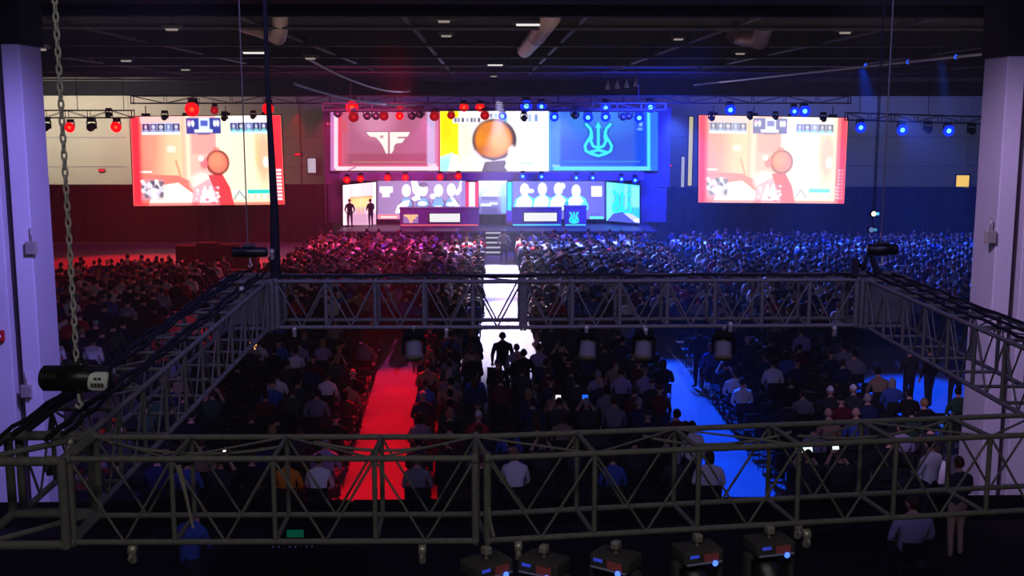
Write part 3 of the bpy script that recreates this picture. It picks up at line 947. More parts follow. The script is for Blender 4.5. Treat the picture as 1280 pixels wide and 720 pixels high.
# centre doorway panel and light columns
c = px_canvas(598, 222, 634, 268, (176, 176, 226), 2)
c.grad(0, 0, 1, .5, (224, 224, 250), (170, 190, 240), True); c.grad(0, .5, 1, 1, (150, 150, 214), (84, 76, 150), True)
c.R(598, 222, 634, 226, (250, 250, 255), .9, .03); c.P([(603, 244), (606, 240), (612, 240), (617, 235.5), (622.5, 235.5), (621.5, 244)], (255, 255, 255)); c.R(602, 245, 622, 250, (104, 100, 170), .8, .02)
c.R(601, 254, 614, 257, (240, 250, 255), .9, .01); c.R(612, 252.5, 622, 255, (210, 230, 255), .9, .01); c.R(602, 258, 622, 268, (80, 72, 140), .8, .03); c.R(626, 228, 634, 266, (120, 200, 250), .5, .05)
wall_panel(598, 223.5, 634, 268, c, 'stage_screen', 'pale centre lower panel with a white shoe shape between two light columns', y=YL + .1, m=SCREEN2, group='lower stage video panels')
for (pxa, pxb, core, edge, lab) in ((582, 598, (255, 226, 240), (250, 60, 110), 'glowing pink light column beside the centre panel'), (633.5, 640.5, (60, 246, 250), (20, 150, 235), 'glowing cyan light column beside the centre panel')):
    c = px_canvas(pxa, 222, pxb, 264, edge, 2)
    m = (pxa + pxb) / 2
    c.R(pxa, 222, pxb, 264, edge); c.R(m - (pxb - pxa) * .22, 222, m + (pxb - pxa) * .22, 264, core, 1, .08)
    a0, a1, a2, a3 = at(pxa, 227.5, YL - .3), at(pxb, 227.5, YL - .3), at(pxb, 263, YL - .3), at(pxa, 263, YL - .3)
    r = empty('light_column', ((a2.x + a3.x) / 2, YL - .25, SZ), lab, 'light column')
    b = MB(); b.box(((a0.x + a1.x) / 2, YL - .15, (a0.z + a2.z) / 2), (a1.x - a0.x + .04, .24, a0.z - a2.z + .04)); b.build('column_case', M['black'], r, True)
    display('display', c, [a0, a1, a2, a3], r, SCREEN2)
    zb = a2.z - .02
    b = MB(); b.rbox(((a0.x + a1.x) / 2, YL - .2, (zb + SZ) / 2), (.42, .36, zb - SZ), .03); b.build('plinth', M['lightblue'], r, True)

# desks on the stage
def desk(px0, px1, pyt, pyb, y, label, accent, banner, logo):
    a, b_ = at(px0, pyb, y), at(px1, pyb, y)
    zt_ = at(px0, pyt, y).z
    w = b_.x - a.x
    cx = (a.x + b_.x) / 2
    r = empty('caster_desk' if banner else 'podium', (cx, y, SZ), label, 'desk' if banner else 'podium')
    b = MB(); b.rbox((cx, y + .04, (SZ + zt_) / 2), (w, .06, zt_ - SZ), .02); b.build('front_panel', M['set'], r, True)
    b = MB(); b.rbox((cx, y + .42, zt_ + .03), (w + .1, .9, .06), .02); b.build('desk_top', M['set'], r, True)
    for sx in (-1, 1):
        b = MB(); b.box((cx + sx * (w / 2 - .04), y + .42, (SZ + zt_) / 2), (.06, .76, zt_ - SZ)); b.build('side_panel', M['set'], r, True)
    b = MB(); b.box((cx, y - .005, SZ + .16), (w - .1, .03, .07)); b.build('light_strip', emit('strip_' + label[:8], accent, 1.0), r, True)
    if banner:
        p0, p1 = at(banner[0], banner[1], y - .03), at(banner[2], banner[3], y - .03)
        b = MB(); b.box(((p0.x + p1.x) / 2, y - .0, (p0.z + p1.z) / 2), (p1.x - p0.x + .1, .04, p0.z - p1.z + .1)); b.build('banner_frame', M['black'], r, True)
        b = MB(); b.box(((p0.x + p1.x) / 2, y - .025, (p0.z + p1.z) / 2), (p1.x - p0.x, .02, p0.z - p1.z)); b.build('banner', emit('banner_white', (250, 250, 255), 1.0), r, True)
    if logo:
        lx0, ly0, lx1, ly1, kind = logo
        cvs = px_canvas(lx0, ly0, lx1, ly1, (128, 92, 150) if kind == 'wing' else (60, 66, 170), 4)
        if kind == 'wing':
            cvs.poly(move(FF_L, .03, .05, .97, .95), (255, 170, 110)); cvs.poly(move(FF_R, .03, .05, .97, .95), (255, 170, 110))
        else:
            trident(cvs, .5, .5, .42, .44, (ly1 - ly0) / (lx1 - lx0), (20, 230, 250), .11)
        q = [at(lx0, ly0, y - .02), at(lx1, ly0, y - .02), at(lx1, ly1, y - .02), at(lx0, ly1, y - .02)]
        display('logo', cvs, q, r, SCREEN2)
desk(500, 599, 261, 284, 68.3, 'long purple caster desk with white banner and orange wing logo', (255, 110, 110), (537, 267, 575, 277.5), (504, 268, 523, 279, 'wing'))
desk(640, 702, 261, 283, 68.3, 'purple caster desk with a white banner at the blue side', (90, 235, 255), (655, 266, 696, 276.5), None)
desk(705.5, 733, 259, 284, 68.2, 'narrow podium with cyan trident logo beside the blue desk', (90, 235, 255), None, (711, 264, 724, 280, 'trident'))

# ------------------------------------------------------------------ trusses
def truss(name, A, B, w, h, npan, label, m, tube=.025, brace=.013, cat='truss', group=None, dia='vee', flip=0, slim=.8):
    """A, B: centre of the TOP face at both ends; w width sideways, h height"""
    A, B = Vector(A), Vector(B)
    d = (B - A).normalized()
    side = Vector((-d.y, d.x, 0)).normalized()
    up = Vector((0, 0, 1))
    r = empty(name, A - up * h, label, cat, group)
    cor = [(side * (w / 2), up * 0), (-side * (w / 2), up * 0), (side * (w / 2), -up * h), (-side * (w / 2), -up * h)]
    for s_, u_ in cor:
        bb = MB(); bb.tube(A + s_ + u_, B + s_ + u_, tube, 8); bb.build('chord', m, r, True)
    node = lambda i: A.lerp(B, i / npan)
    for i in range(npan + 1):
        p = node(i)
        for s_ in (side * (w / 2), -side * (w / 2)):
            bb = MB(); bb.tube(p + s_, p + s_ - up * h, brace if 0 < i < npan else brace * 1.5, 6); bb.build('upright_brace', m, r, True)
        bb = MB(); bb.tube(p + cor[0][0], p + cor[1][0], brace, 6); bb.build('cross_brace', m, r, True)
        bb = MB(); bb.tube(p + cor[0][0] - up * h, p + cor[1][0] - up * h, brace, 6); bb.build('cross_brace', m, r, True)
    for i in range(npan):
        p, q = node(i), node(i + 1)
        mid = p.lerp(q, .5)
        for s_ in (side * (w / 2), -side * (w / 2)):
            if dia == 'vee':
                pairs = ((p + s_, mid + s_ - up * h), (q + s_, mid + s_ - up * h))
            else:
                pairs = ((p + s_, q + s_ - up * h),) if (i + flip) % 2 == 0 else ((p + s_ - up * h, q + s_),)
            for a_, b_ in pairs:
                bb = MB(); bb.tube(a_, b_, brace * slim, 6); bb.build('diagonal_brace', m, r, True)
        bb = MB(); bb.tube(p + cor[i % 2][0], q + cor[1 - i % 2][0], brace * slim, 6); bb.build('diagonal_brace', m, r, True)
    for e in (A, B):   # end frames
        dd = d * .015
        for s_, u_ in cor:
            bb = MB(); bb.tube(e + s_ + u_ - dd, e + s_ + u_ + dd, tube * 1.7, 8); bb.build('end_coupler', m, r, True)
    return r

WT = .46
def face(px, py, y):
    """centre of the top face of a truss whose near top chord shows at px, py"""
    p = at(px, py, y)
    return p + Vector((0, WT / 2, 0))
# near truss in two spans
T_near0 = face(86, 574, 6.5); T_nearm = face(594, 573, 6.5); T_near1 = face(1345, 541, 7.15)
near1 = truss('hanging_truss', T_near0, T_nearm, WT, .52, 4, 'near lighting truss span in front of the red aisle', M['truss'], .0195, .0165, slim=.5)
near2 = truss('hanging_truss', T_nearm + Vector((.035, 0, 0)), T_near1, WT, .52, 6, 'near lighting truss span in front of the blue aisle, rising to one side', M['truss'], .0195, .0165, slim=.5)
# far truss in two spans
T_f0 = face(345, 352, 12.4); T_fm = face(652, 352, 12.4); T_f1 = face(1072, 350, 12.4)
truss('hanging_truss', T_f0, T_fm, WT, .52, 5, 'far lighting truss span crossing before the red-lit crowd', M['truss'], .024, .022, slim=.45)
truss('hanging_truss', T_fm + Vector((.035, 0, 0)), T_f1, WT, .52, 7, 'far lighting truss span crossing before the blue-lit crowd', M['truss'], .024, .022, slim=.45)
# side trusses
cl = Vector((T_f0.x - .32, T_f0.y, T_f0.z)); nl = Vector((T_near0.x - .3, T_near0.y, T_near0.z))
truss('hanging_truss', cl + Vector((0, -.32, 0)), nl + Vector((0, .33, 0)), WT, .52, 10, 'side lighting truss running from the hoist to the far corner, red side', M['truss'], .022, .018, slim=.5)
cr = Vector((T_f1.x + .32, T_f1.y, T_f1.z)); nr = Vector((at(1345, 470, 7.6).x + .25, 7.6, T_f1.z + .05))
truss('hanging_truss', cr + Vector((0, -.32, 0)), nr, WT, .52, 8, 'side lighting truss running along the blue side towards the pillar', M['truss'], .022, .018, slim=.5)
# corner blocks
def corner(c, label, plate=True):
    r = empty('truss_corner', c - Vector((0, 0, .52)), label, 'truss corner')
    k = .27
    for sx in (-1, 1):
        for sy in (-1, 1):
            b = MB(); b.tube(c + Vector((sx * k, sy * k, .02)), c + Vector((sx * k, sy * k, -.54)), .03, 8); b.build('corner_post', M['truss'], r, True)
    for z in (.0, -.52):
        b = MB()
        for (a_, e_) in (((-k, -k), (k, -k)), ((k, -k), (k, k)), ((k, k), (-k, k)), ((-k, k), (-k, -k))):
            b.tube(c + Vector((*a_, z)), c + Vector((*e_, z)), .03, 8)
        b.tube(c + Vector((-k, -k, z)), c + Vector((k, k, z)), .02, 6)
        b.build('ring_frame', M['truss'], r, True)
    if not plate:
        return
    b = MB()
    b.rbox(c + Vector((0, -k - .02, -.26)), (.4, .02, .44), .008); b.build('gusset_plate', M['truss'], r, True)
corner(cl, 'dark truss corner block under the far hoist at the red side')
corner(cr, 'dark truss corner block under the far hoist at the blue side')
corner(nl, 'dark truss corner block under the near hoist', False)

# cables along the trusses
def loom(pts, rad, label, m='cable', amp=.03, seed=0):
    rr = random.Random(seed)
    out = []
    for a_, b_ in zip(pts[:-1], pts[1:]):
        a_, b_ = Vector(a_), Vector(b_)
        n_ = max(2, int((b_ - a_).length / .18))
        for i in range(n_):
            t = i / n_
            out.append(a_.lerp(b_, t) + Vector((rr.uniform(-amp, amp), rr.uniform(-amp, amp), rr.uniform(0, amp))))
    out.append(Vector(pts[-1]))
    b = MB(); b.path(out, rad, 6)
    return top(b, 'power_cable', [M[m]], label, 'cable')
up = Vector((0, 0, .03))
for k in range(5):
    o_ = Vector((-.22 + .1 * k, 0, .035 + .03 * (k % 3)))
    words_ = ('outermost', 'second', 'middle', 'fourth', 'innermost')[k]
    loom([cl + o_, nl + o_ + Vector((0, 0, .02))], 0.015 + .005 * (k % 2), 'black cable lying along the red-side truss, %s of five' % words_, seed=k, amp=.022)
for k in range(3):
    o_ = Vector((-.15 + .14 * k, 0, .04))
    loom([cr + o_, nr + o_], .015, 'black cable lying along the blue-side truss, %s of three' % ('outermost', 'middle', 'innermost')[k], seed=20 + k, amp=.02)
loom([T_f0 + up, T_fm + up], .017, 'black cable on the far truss before the red crowd', seed=31, amp=.015)
loom([T_fm + up, T_f1 + up], .017, 'black cable on the far truss before the blue crowd', seed=32, amp=.015)
def swag(a_, b_, drop, label, seed, r_=.011, m='cable_grey'):
    b = MB(); b.path(sag(a_, b_, drop, 18), r_, 6); top(b, 'power_cable', [M[m]], label, 'cable')
lerpN = lambda t: T_nearm.lerp(T_near1, t)
swag(lerpN(.27) + Vector((0, .1, .0)), lerpN(.52) + Vector((0, .05, .0)), .07, 'grey cable sagging between the near truss chords beside the blue aisle', 1)
swag(lerpN(.52) + Vector((0, -.1, .02)), lerpN(.8) + Vector((0, .1, .02)), .06, 'grey cable sagging between the near truss chords by the lit tablet', 2)
L0 = lambda t: T_near0.lerp(T_nearm, t)
swag(L0(.58) + Vector((0, .12, 0)), L0(.93) + Vector((0, .08, 0)), .05, 'grey cable sagging across the red aisle inside the near truss', 3)
swag(L0(.05) + Vector((0, .12, 0)), L0(.5) + Vector((0, .02, 0)), .06, 'grey cable sagging inside the near truss beside the hoist', 4)
b = MB(); pts = [L0(.28) + Vector((-.02, -.27, -.03)), L0(.285) + Vector((.0, -.26, -.2)), L0(.30) + Vector((.0, -.26, -.42))]
b.path(pts, [.02, .012, .008], 6); top(b, 'hanging_rope', [M['alu']], 'pale rope end hanging down the near truss, hoist side', 'rope')
b = MB(); q = at(613, 650, 6.4); b.path([q + Vector((-.01, 0, .08)), q, q + Vector((.02, 0, -.1))], [.006, .006, .01], 6); top(b, 'hanging_rope', [M['alu']], 'short pale rope end near the middle joint of the near truss', 'rope')
# pale clamps on chords
def clamp(p, label):
    r = empty('hanging_clamp', Vector(p), label, 'clamp', 'pale pipe clamps on the trusses')
    b = MB(); b.lathe([(.036, -.022), (.036, .022)], (0, 0, 0), (1, 0, 0), 12); b.build('collar', M['alu'], r)
    b = MB(); b.rbox((0, 0, -.055), (.04, .045, .06), .01); b.build('saddle', M['alu'], r)
    b = MB(); b.tube((0, -.04, -.02), (0, -.075, -.035), .012, 6); b.build('wing_bolt', M['alu'], r)
for px, py, y, lab in ((166, 687, 6.5, 'pale clamp under the near truss, hoist end'), (528, 687, 6.5, 'pale clamp under the near truss beside the red aisle'),
                       (648, 683, 6.52, 'pale clamp under the near truss next to its middle joint'), (997, 657, 6.85, 'pale clamp on the near truss bottom below the lit tablet'), (1008, 668, 6.83, 'pale clamp hanging under the near truss below the lit tablet'),
                       (88, 553, 6.9, 'pale clamp on the corner beside the near hoist'), (62, 577, 6.6, 'pale clamp on the front of the near corner'),
                       (368, 412, 12.35, 'pale clamp under the far truss, red-side end'), (558, 413, 12.35, 'pale clamp under the far truss left of the white aisle'), (733, 410, 12.35, 'pale clamp under the far truss right of the white aisle'),
                       (807, 413, 12.35, 'pale clamp under the far truss above the blue aisle'), (913, 406, 12.35, 'pale clamp under the far truss at its blue half'), (1043, 411, 12.35, 'pale clamp under the far truss, blue-side end'), (302, 362, 11.6, 'bright clamp on the red-side truss below the far hoist'), (340, 315, 12.3, 'bright clamp on the far hoist, red side')):
    clamp(at(px, py, y), lab)

# hoists --------------------------------------------------------------
def chain_mesh(z0, z1, pitch=.052):
    b = MB()
    z = z0; k = 0
    while z < z1:
        ax = Vector((1, 0, 0)) if k % 2 else Vector((0, 1, 0))
        loop = []
        for i in range(10):
            t = 2 * PI * i / 10
            loop.append(Vector((0, 0, z)) + ax * (.015 * math.cos(t)) + Vector((0, 0, .036 * math.sin(t))))
        nn = len(loop)
        n_ = 5
        vs, fs = [], []
        for i in range(nn):
            dd = (loop[(i + 1) % nn] - loop[i - 1]).normalized()
            a_ = dd.orthogonal().normalized(); b2 = dd.cross(a_)
            nrm = ax.cross(Vector((0, 0, 1)))
            a_ = nrm; b2 = dd.cross(a_)
            vs += [loop[i] + (a_ * math.cos(2 * PI * j / n_) + b2 * math.sin(2 * PI * j / n_)) * .0072 for j in range(n_)]
        for i in range(nn):
            for j in range(n_):
                fs.append((i * n_ + j, i * n_ + (j + 1) % n_, ((i + 1) % nn) * n_ + (j + 1) % n_, ((i + 1) % nn) * n_ + j))
        b.add(vs, fs, 0, True)
        z += pitch; k += 1
    return b
def hoist(c, rz, label, length=.46, rad=.085, plate=True):
    """c: body centre"""
    r = empty('chain_hoist', c - Vector((0, 0, rad)), label, 'hoist')
    r.rotation_euler = (0, 0, rz)
    b = MB()
    l = length / 2
    b.lathe([(.02, -l), (rad * .8, -l + .005), (rad * .92, -l + .03), (rad * .92, -l * .45), (rad, -l * .42), (rad, l * .35), (rad * .92, l * .38), (rad * .92, l - .03), (rad * .8, l - .004), (.02, l)], (0, 0, rad), (1, 0, 0), 24)
    b.build('motor_body', M['blackgloss'], r)
    for k in range(7):
        b = MB(); b.lathe([(rad * .97, -.004), (rad * .97, .004)], (-l * .9 + k * .018, 0, rad), (1, 0, 0), 20); b.build('cooling_fin', M['blackgloss'], r)
    b = MB(); b.rbox((0, -.005, rad * 1.9), (.12, .1, .07), .015); b.build('chain_guide', M['blackgloss'], r)
    b = MB()
    b.path([(0, 0, -.0), (0, 0, -.06), (.02, 0, -.085), (.0, 0, -.11), (-.025, 0, -.09)], .011, 8); b.build('hook', M['chain'], r)
    if plate:
        # white oval name plate with dark marks, on the side that faces the camera
        b = MB()
        cx, ry = l * .72, rad
        outline = []
        for i in range(24):
            t = 2 * PI * i / 24
            sx_ = math.copysign(abs(math.cos(t)) ** .5, math.cos(t)) * .062
            sz_ = math.copysign(abs(math.sin(t)) ** .5, math.sin(t)) * .058
            outline.append((cx + sx_ + sz_ * .15, sz_))
        def on(x, z, off):
            return Vector((x, -math.sqrt(max(1e-6, (rad + off) ** 2 - z * z)), rad + z))
        c0 = [on(x, z, .012) for x, z in outline]
        b.add(c0 + [on(cx, 0, .016)], [(i, (i + 1) % 24, 24) for i in range(24)], 0)
        b.add([on(x, z, -.01) for x, z in outline] + c0, [(i, (i + 1) % 24, 24 + (i + 1) % 24, 24 + i) for i in range(24)], 0)
        pl_ = b.build('name_plate', M['white'], r)
        b = MB()
        for (x0_, x1_, z0_, z1_) in ((-.02, .0, .014, .03), (.006, .026, .014, .03), (-.04, -.026, -.03, -.006), (-.02, -.004, -.03, -.006), (.002, .018, -.03, -.006), (.024, .04, -.03, -.006)):
            b.quad(on(cx + x0_, z0_, .019), on(cx + x1_, z0_, .019), on(cx + x1_, z1_, .019), on(cx + x0_, z1_, .019))
        b.build('printed_marks', M['beam'], pl_)
    if plate:
        chain_mesh(rad * 1.9 + .03, CEIL - (c.z - rad)).build('lift_chain', M['chain'], r)
    else:
        b = MB(); b.tube((-.02, 0, rad * 1.9), (-.02, 0, CEIL - (c.z - rad)), .008, 6); b.build('lift_wire', M['cable_grey'], r)
    return r
hc = at(97, 473, 7.0)
hoist(hc, -.06, 'black chain hoist with a white name plate hanging over the near corner')
hl = at(322, 315, 12.5); hoist(Vector((cl.x + .02, hl.y, hl.z)), 0, 'small black hoist above the far corner at the red side', .40, .06, plate=False)
hr = at(1091, 312, 12.5); hoist(Vector((cr.x - .02, hr.y, hr.z)), 0, 'small black hoist above the far corner at the blue side', .34, .07, plate=False)
# cable bundle rising from the far red corner to the ceiling
p = at(343, 300, 12.5)
b = MB(); b.path([(p.x, p.y, cl.z + .02), (p.x + .01, p.y, 7.0), (p.x - .02, p.y, 8.4), (p.x - .02, p.y, CEIL - .02)], [.06, .045, .026, .022], 8)
top(b, 'cable_bundle', [M['cable']], 'thick black cable bundle rising past the red screen from the far corner', 'cable')
p = at(1089, 290, 12.5)
b = MB(); b.path([(p.x + .1, p.y, cr.z + .05), (p.x, p.y, cr.z + .3), (p.x - .08, p.y, cr.z + .12), (p.x - .16, p.y, cr.z + .2), (p.x - .2, p.y - .1, cr.z + .02)], .045, 8)
top(b, 'cable_bundle', [M['cable']], 'coiled black cable heaped on the far corner at the blue side', 'cable')
for (px, py, lab) in ((1093, 267, 'bright little work lamp above the far blue-side corner, upper'), (1090, 287, 'dim little work lamp above the far blue-side corner, lower')):
    p = at(px, py, 12.7)
    r = empty('hanging_work_lamp', p, lab, 'lamp')
    b = MB(); b.rbox((0, 0, 0), (.10, .05, .06), .015); b.build('case', M['black'], r)
    b = MB(); b.lathe([(.03, 0), (.025, .012)], (-.015, -.025, 0), (0, -1, 0), 10); b.build('warm_lens', emit('work_white' + str(py), (255, 245, 225) if py < 280 else (120, 150, 220), 1.3 if py < 280 else .6), r)
    b = MB(); b.lathe([(.02, 0), (.015, .012)], (.03, -.025, 0), (0, -1, 0), 10); b.build('blue_lens', emit('work_cyan' + str(py), (90, 190, 255), 1.2 if py < 280 else .5), r)
    b = MB(); b.tube((.0, 0, .03), (.0, 0, CEIL - p.z), .006, 5); b.build('suspension_wire', M['cable'], r)

# stage lighting trusses ------------------------------------------------
def stage_truss(px0, px1, py_top, y, h, npan, label, pxy1=None):
    A, B = at(px0, py_top, y), at(px1, py_top if pxy1 is None else pxy1, y)
    r = truss('hanging_stage_truss', A, B, .5, h, npan, label, M['truss_far'], .04, .022, dia='zig', group='trusses above the stage')
    for t in (.08, .5, .92):
        q = A.lerp(B, t)
        b = MB(); b.tube(q, (q.x, q.y, CEIL), .02, 5); b.build('suspension_wire', M['cable'], r, True)
    return A, B
stage_truss(165, 1062, 120, 66.5, .42, 22, 'long truss over both side screens and the stage')
stage_truss(404, 832, 129, 64.8, .38, 14, 'shorter truss with lights right in front of the upper stage panels')
stage_truss(28, 166, 138, 66.5, .42, 5, 'short truss with red lights before the cream wall')
stage_truss(1058, 1262, 141, 66.5, .42, 7, 'short truss with blue lights beyond the blue side screen', 147)

# stage fixtures: one of each kind, then copies
LENS = {
    'red': [emit('red_lens_halo', (255, 6, 14), 1.9), emit('red_lens_core', (255, 86, 40), 1.5)],
    'dimred': [emit('dim_red_lens_halo', (165, 8, 22), .9), emit('dim_red_lens_core', (225, 30, 30), 1.0)],
    'blue': [emit('blue_lens_halo', (12, 40, 255), 1.9), emit('blue_lens_core', (120, 225, 255), 1.6)],
    'off': [M['black'], M['blackgloss']],
}
def fixture(kind):
    """hangs from its origin downward, beam end facing -Y"""
    r = empty('stage_spotlight', (0, 0, 0), 'x', 'stage light')
    b = MB(); b.rbox((0, 0, -.1), (.36, .28, .14), .03); b.build('base', M['black'], r)
    b = MB(); b.rbox((0, 0, -.2), (.46, .1, .06), .02)
    for sx in (-1, 1):
        b.rbox((sx * .21, 0, -.38), (.05, .1, .36), .02)
    b.build('yoke', M['black'], r)
    b = MB(); ax = Vector((0, -1, -.22)).normalized(); c0 = Vector((0, .02, -.46))
    b.lathe([(.05, -.22), (.13, -.2), (.17, -.05), (.17, .12), (.19, .16), (.19, .22)], c0, ax, 14)
    hd = b.build('lamp_head', M['black'], r)
    b = MB(); e = c0 + ax * .222
    b.lathe([(.30 if kind != 'off' else .17, 0), (.29 if kind != 'off' else .16, .02)], e, ax, 18, 0)  # glowing disc wider than the head, shaped as the lens halo
    b.lathe([(.15 if kind == 'blue' else .10, 0), (.09, .05), (.05, .075)], e, ax, 14, 1)
    b.build('lens', LENS[kind], hd)
    return r
PROTO = {k: fixture(k) for k in LENS}
used = {k: False for k in LENS}
def put_fixture(kind, px, py, y, label, scale=1.0, rz=0.0):
    """lens centre shows at px, py"""
    p = at(px, py, y)
    o = PROTO[kind] if not used[kind] else copy_tree(PROTO[kind])
    used[kind] = True
    o.location = p + Vector((0, .2, .5)) * scale
    scale *= 1.12
    o.scale = (scale,) * 3
    o.rotation_euler = (0, 0, rz)
    tag(o, label, 'stage light', 'stage lights')
    return o
fx = []
for i, (px, py, k, s) in enumerate(((240, 135, 'red', 1.25), (268, 137, 'dimred', .7), (335, 134.5, 'red', 1.0), (440, 132.5, 'red', 1.15), (500, 134, 'dimred', .7), (580, 133, 'red', .8), (600, 133, 'red', .8),
                                    (658, 131, 'blue', 1.05), (677, 132, 'blue', .85), (757, 133, 'blue', .9), (813, 132.5, 'blue', 1.0), (913, 136, 'blue', .95), (993, 138, 'blue', .8), (1006, 137.5, 'blue', 1.0))):
    fx.append(('hanging_' , k, px, py, 66.2, s, 'the long truss'))
for (px, py, k, s) in ((442, 145, 'dimred', .9), (480, 144, 'dimred', .8), (499.5, 144, 'red', .7), (459, 144, 'off', 1), (470, 144, 'off', 1), (422, 141, 'off', 1), (515, 144, 'off', 1), (525, 142, 'off', 1), (543, 144, 'dimred', .85), (564, 143, 'dimred', .7), (606, 143, 'dimred', .8),
                       (628, 144, 'blue', .75), (655, 147, 'off', .8), (693, 145, 'blue', .8), (719, 143, 'off', 1), (735, 145.5, 'blue', .9), (757, 145, 'blue', .85), (779, 145, 'off', 1), (786, 144, 'off', 1), (799, 146, 'blue', .9)):
    fx.append(('', k, px, py, 64.6, s, 'the shorter truss'))
for (px, py, k, s) in ((56, 158, 'off', 1.1), (87, 158, 'red', .9), (113, 158, 'off', 1.1), (145, 157.5, 'red', .95)):
    fx.append(('', k, px, py, 66.2, s, 'the cream-wall truss'))
for (px, py, k, s) in ((1076, 158, 'blue', .95), (1128, 161, 'blue', 1.0), (1161, 161, 'off', 1), (1186, 162, 'blue', 1.0), (1216, 163, 'off', 1), (1243, 164, 'blue', .95)):
    fx.append(('', k, px, py, 66.2, s, 'the far blue-side truss'))
for (px, py, k, s) in ((205, 146, 'off', .8), (280, 147, 'off', .8), (316, 145, 'off', .7), (890, 147, 'off', .8), (938, 146, 'off', .7), (970, 146, 'off', .7), (1030, 148, 'off', .8), (135, 143, 'off', .8)):
    fx.append(('', k, px, py, 66.4, s, 'the long truss' if px > 160 else 'the cream-wall truss'))
for (px, py, k) in ((433.5, 224, 'red'), (450.5, 222.5, 'red'), (484.5, 221.5, 'red'), (506.5, 221, 'red'), (550, 220.5, 'red'), (573, 219.5, 'red'), (653.5, 219.5, 'blue'), (677, 220, 'blue'), (720.5, 221.5, 'blue'), (741, 221.5, 'blue'), (777, 223, 'blue'), (794, 224.5, 'blue')):
    fx.append(('', k, px, py, 69.3, .62, 'the purple header'))
cnt = {}
for (_, k, px, py, y, s, where) in sorted(fx, key=lambda t: t[2]):
    cname = {'red': 'red', 'dimred': 'dull red', 'blue': 'blue', 'off': 'unlit black'}[k]
    key = (cname, where)
    cnt[key] = cnt.get(key, 0) + 1
    put_fixture(k, px, py, y, '%s %s stage light from the left along %s' % (ORD[cnt[key]], cname, where), s)

# moving heads under the near and far trusses ---------------------------
def moving_head(kind):
    r = empty('hanging_moving_light', (0, 0, 0), 'x', 'stage light')
    b = MB(); b.tube((0, 0, 0), (0, 0, -.05), .012, 8); b.rbox((0, 0, .0), (.05, .06, .05), .01); b.build('hook_clamp', M['alu'], r)
    bodym = M['beam'] if kind == 'lit' else M['black']
    b = MB(); b.rbox((0, 0, -.095), (.27, .2, .09), .018); bs = b.build('base', bodym, r)
    if kind == 'lit':
        b = MB(); b.box((.045, -.101, -.095), (.1, .006, .05)); b.build('sticker', M['pink'], bs)
        b = MB(); b.box((-.07, -.101, -.08), (.06, .006, .02)); b.build('control_display', emit('control_blue', (60, 80, 230), .5), bs)
    b = MB(); b.rbox((0, 0, -.16), (.32, .07, .04), .01)
    for sx in (-1, 1):
        b.rbox((sx * .15, 0, -.27), (.035, .075, .24), .012)
    b.build('yoke', bodym, r)
    ax = Vector((.15, -.55, -.8)).normalized() if kind == 'lit' else Vector((0, -.5, -.85)).normalized()
    c0 = Vector((0, 0, -.3))
    b = MB(); b.lathe([(.04, -.17), (.095, -.15), (.115, -.03), (.115, .1), (.125, .12), (.125, .16)], c0, ax, 16); h = b.build('lamp_head', M['blackgloss'] if kind == 'lit' else M['truss'], r)
    b = MB(); b.lathe([(.105, 0), (.08, .012), (.03, .02)], c0 + ax * .158, ax, 16); b.build('lens', M['lightblue'] if kind == 'lit' else M['duct'], h)
    if kind == 'lit':
        b = MB(); b.lathe([(.02, 0), (.016, .01), (.006, .014)], (.07, -.104, -.135), (0, -1, .3), 10, 0); b.build('status_lamp', emit('status_blue', (70, 110, 255), 2.2), bs)
        b = MB(); b.tube((-.12, -.1, -.13), (.12, -.1, -.13), .008, 6); b.build('trim_bar', M['lightblue'], r)
    return r
mh = moving_head('lit'); first = True
for px, py, y, rz, lab in ((608, 688, 6.45, .6, 'first from the middle joint'), (680, 686, 6.48, -.5, 'second from the middle joint'), (770, 681, 6.53, -.6, 'third from the middle joint'), (872, 672, 6.62, .3, 'fourth from the middle joint'), (962, 662, 6.72, .25, 'fifth from the middle joint')):
    o = mh if first else copy_tree(mh)
    first = False
    o.location = at(px, py, y); o.rotation_euler = (0, 0, rz)
    tag(o, 'moving head light under the near truss, ' + lab, 'stage light', 'moving head lights under the trusses')
md = moving_head('dark'); first = True
for px, lab in ((517, 'left of the white aisle'), (735, 'right of the white aisle'), (805, 'above the blue aisle'), (905, 'at its blue half')):
    o = md if first else copy_tree(md)
    first = False
    o.scale = (.8,) * 3; o.location = at(px, 409, 12.4); o.rotation_euler = (0, 0, .2 if px < 600 else -.2)
    tag(o, 'dark moving head light under the far truss, ' + lab, 'stage light', 'moving head lights under the trusses')

# ------------------------------------------------------------------ people
def skin_tree(joints, radii, edges, root, levels):
    names = list(joints)
    me = bpy.data.meshes.new('skeleton')
    me.from_pydata([joints[k] for k in names], [(names.index(a), names.index(b_)) for a, b_ in edges], [])
    o = bpy.data.objects.new('skeleton', me)
    COL.objects.link(o)
    o.modifiers.new('skin', 'SKIN')
    for i, k in enumerate(names):
        sv = me.skin_vertices[0].data[i]
        rr = radii[k]
        sv.radius = rr if isinstance(rr, tuple) else (rr, rr)
        sv.use_root = (k == root)
    if levels:
        m = o.modifiers.new('smooth', 'SUBSURF'); m.levels = levels; m.render_levels = levels
    dg = bpy.context.evaluated_depsgraph_get()
    ev = o.evaluated_get(dg)
    em = ev.to_mesh()
    vs = [v.co.copy() for v in em.vertices]
    fs = [list(p.vertices) for p in em.polygons]
    ev.to_mesh_clear()
    bpy.data.objects.remove(o)
    bpy.data.meshes.remove(me)
    return vs, fs

SKIN, SHIRT, TROU, SHOE, EYE, LIP = range(6)

def seg_dist(p, a, b_):
    ab = b_ - a
    t = max(0, min(1, (p - a).dot(ab) / (ab.dot(ab) + 1e-9)))
    return (p - a - ab * t).length

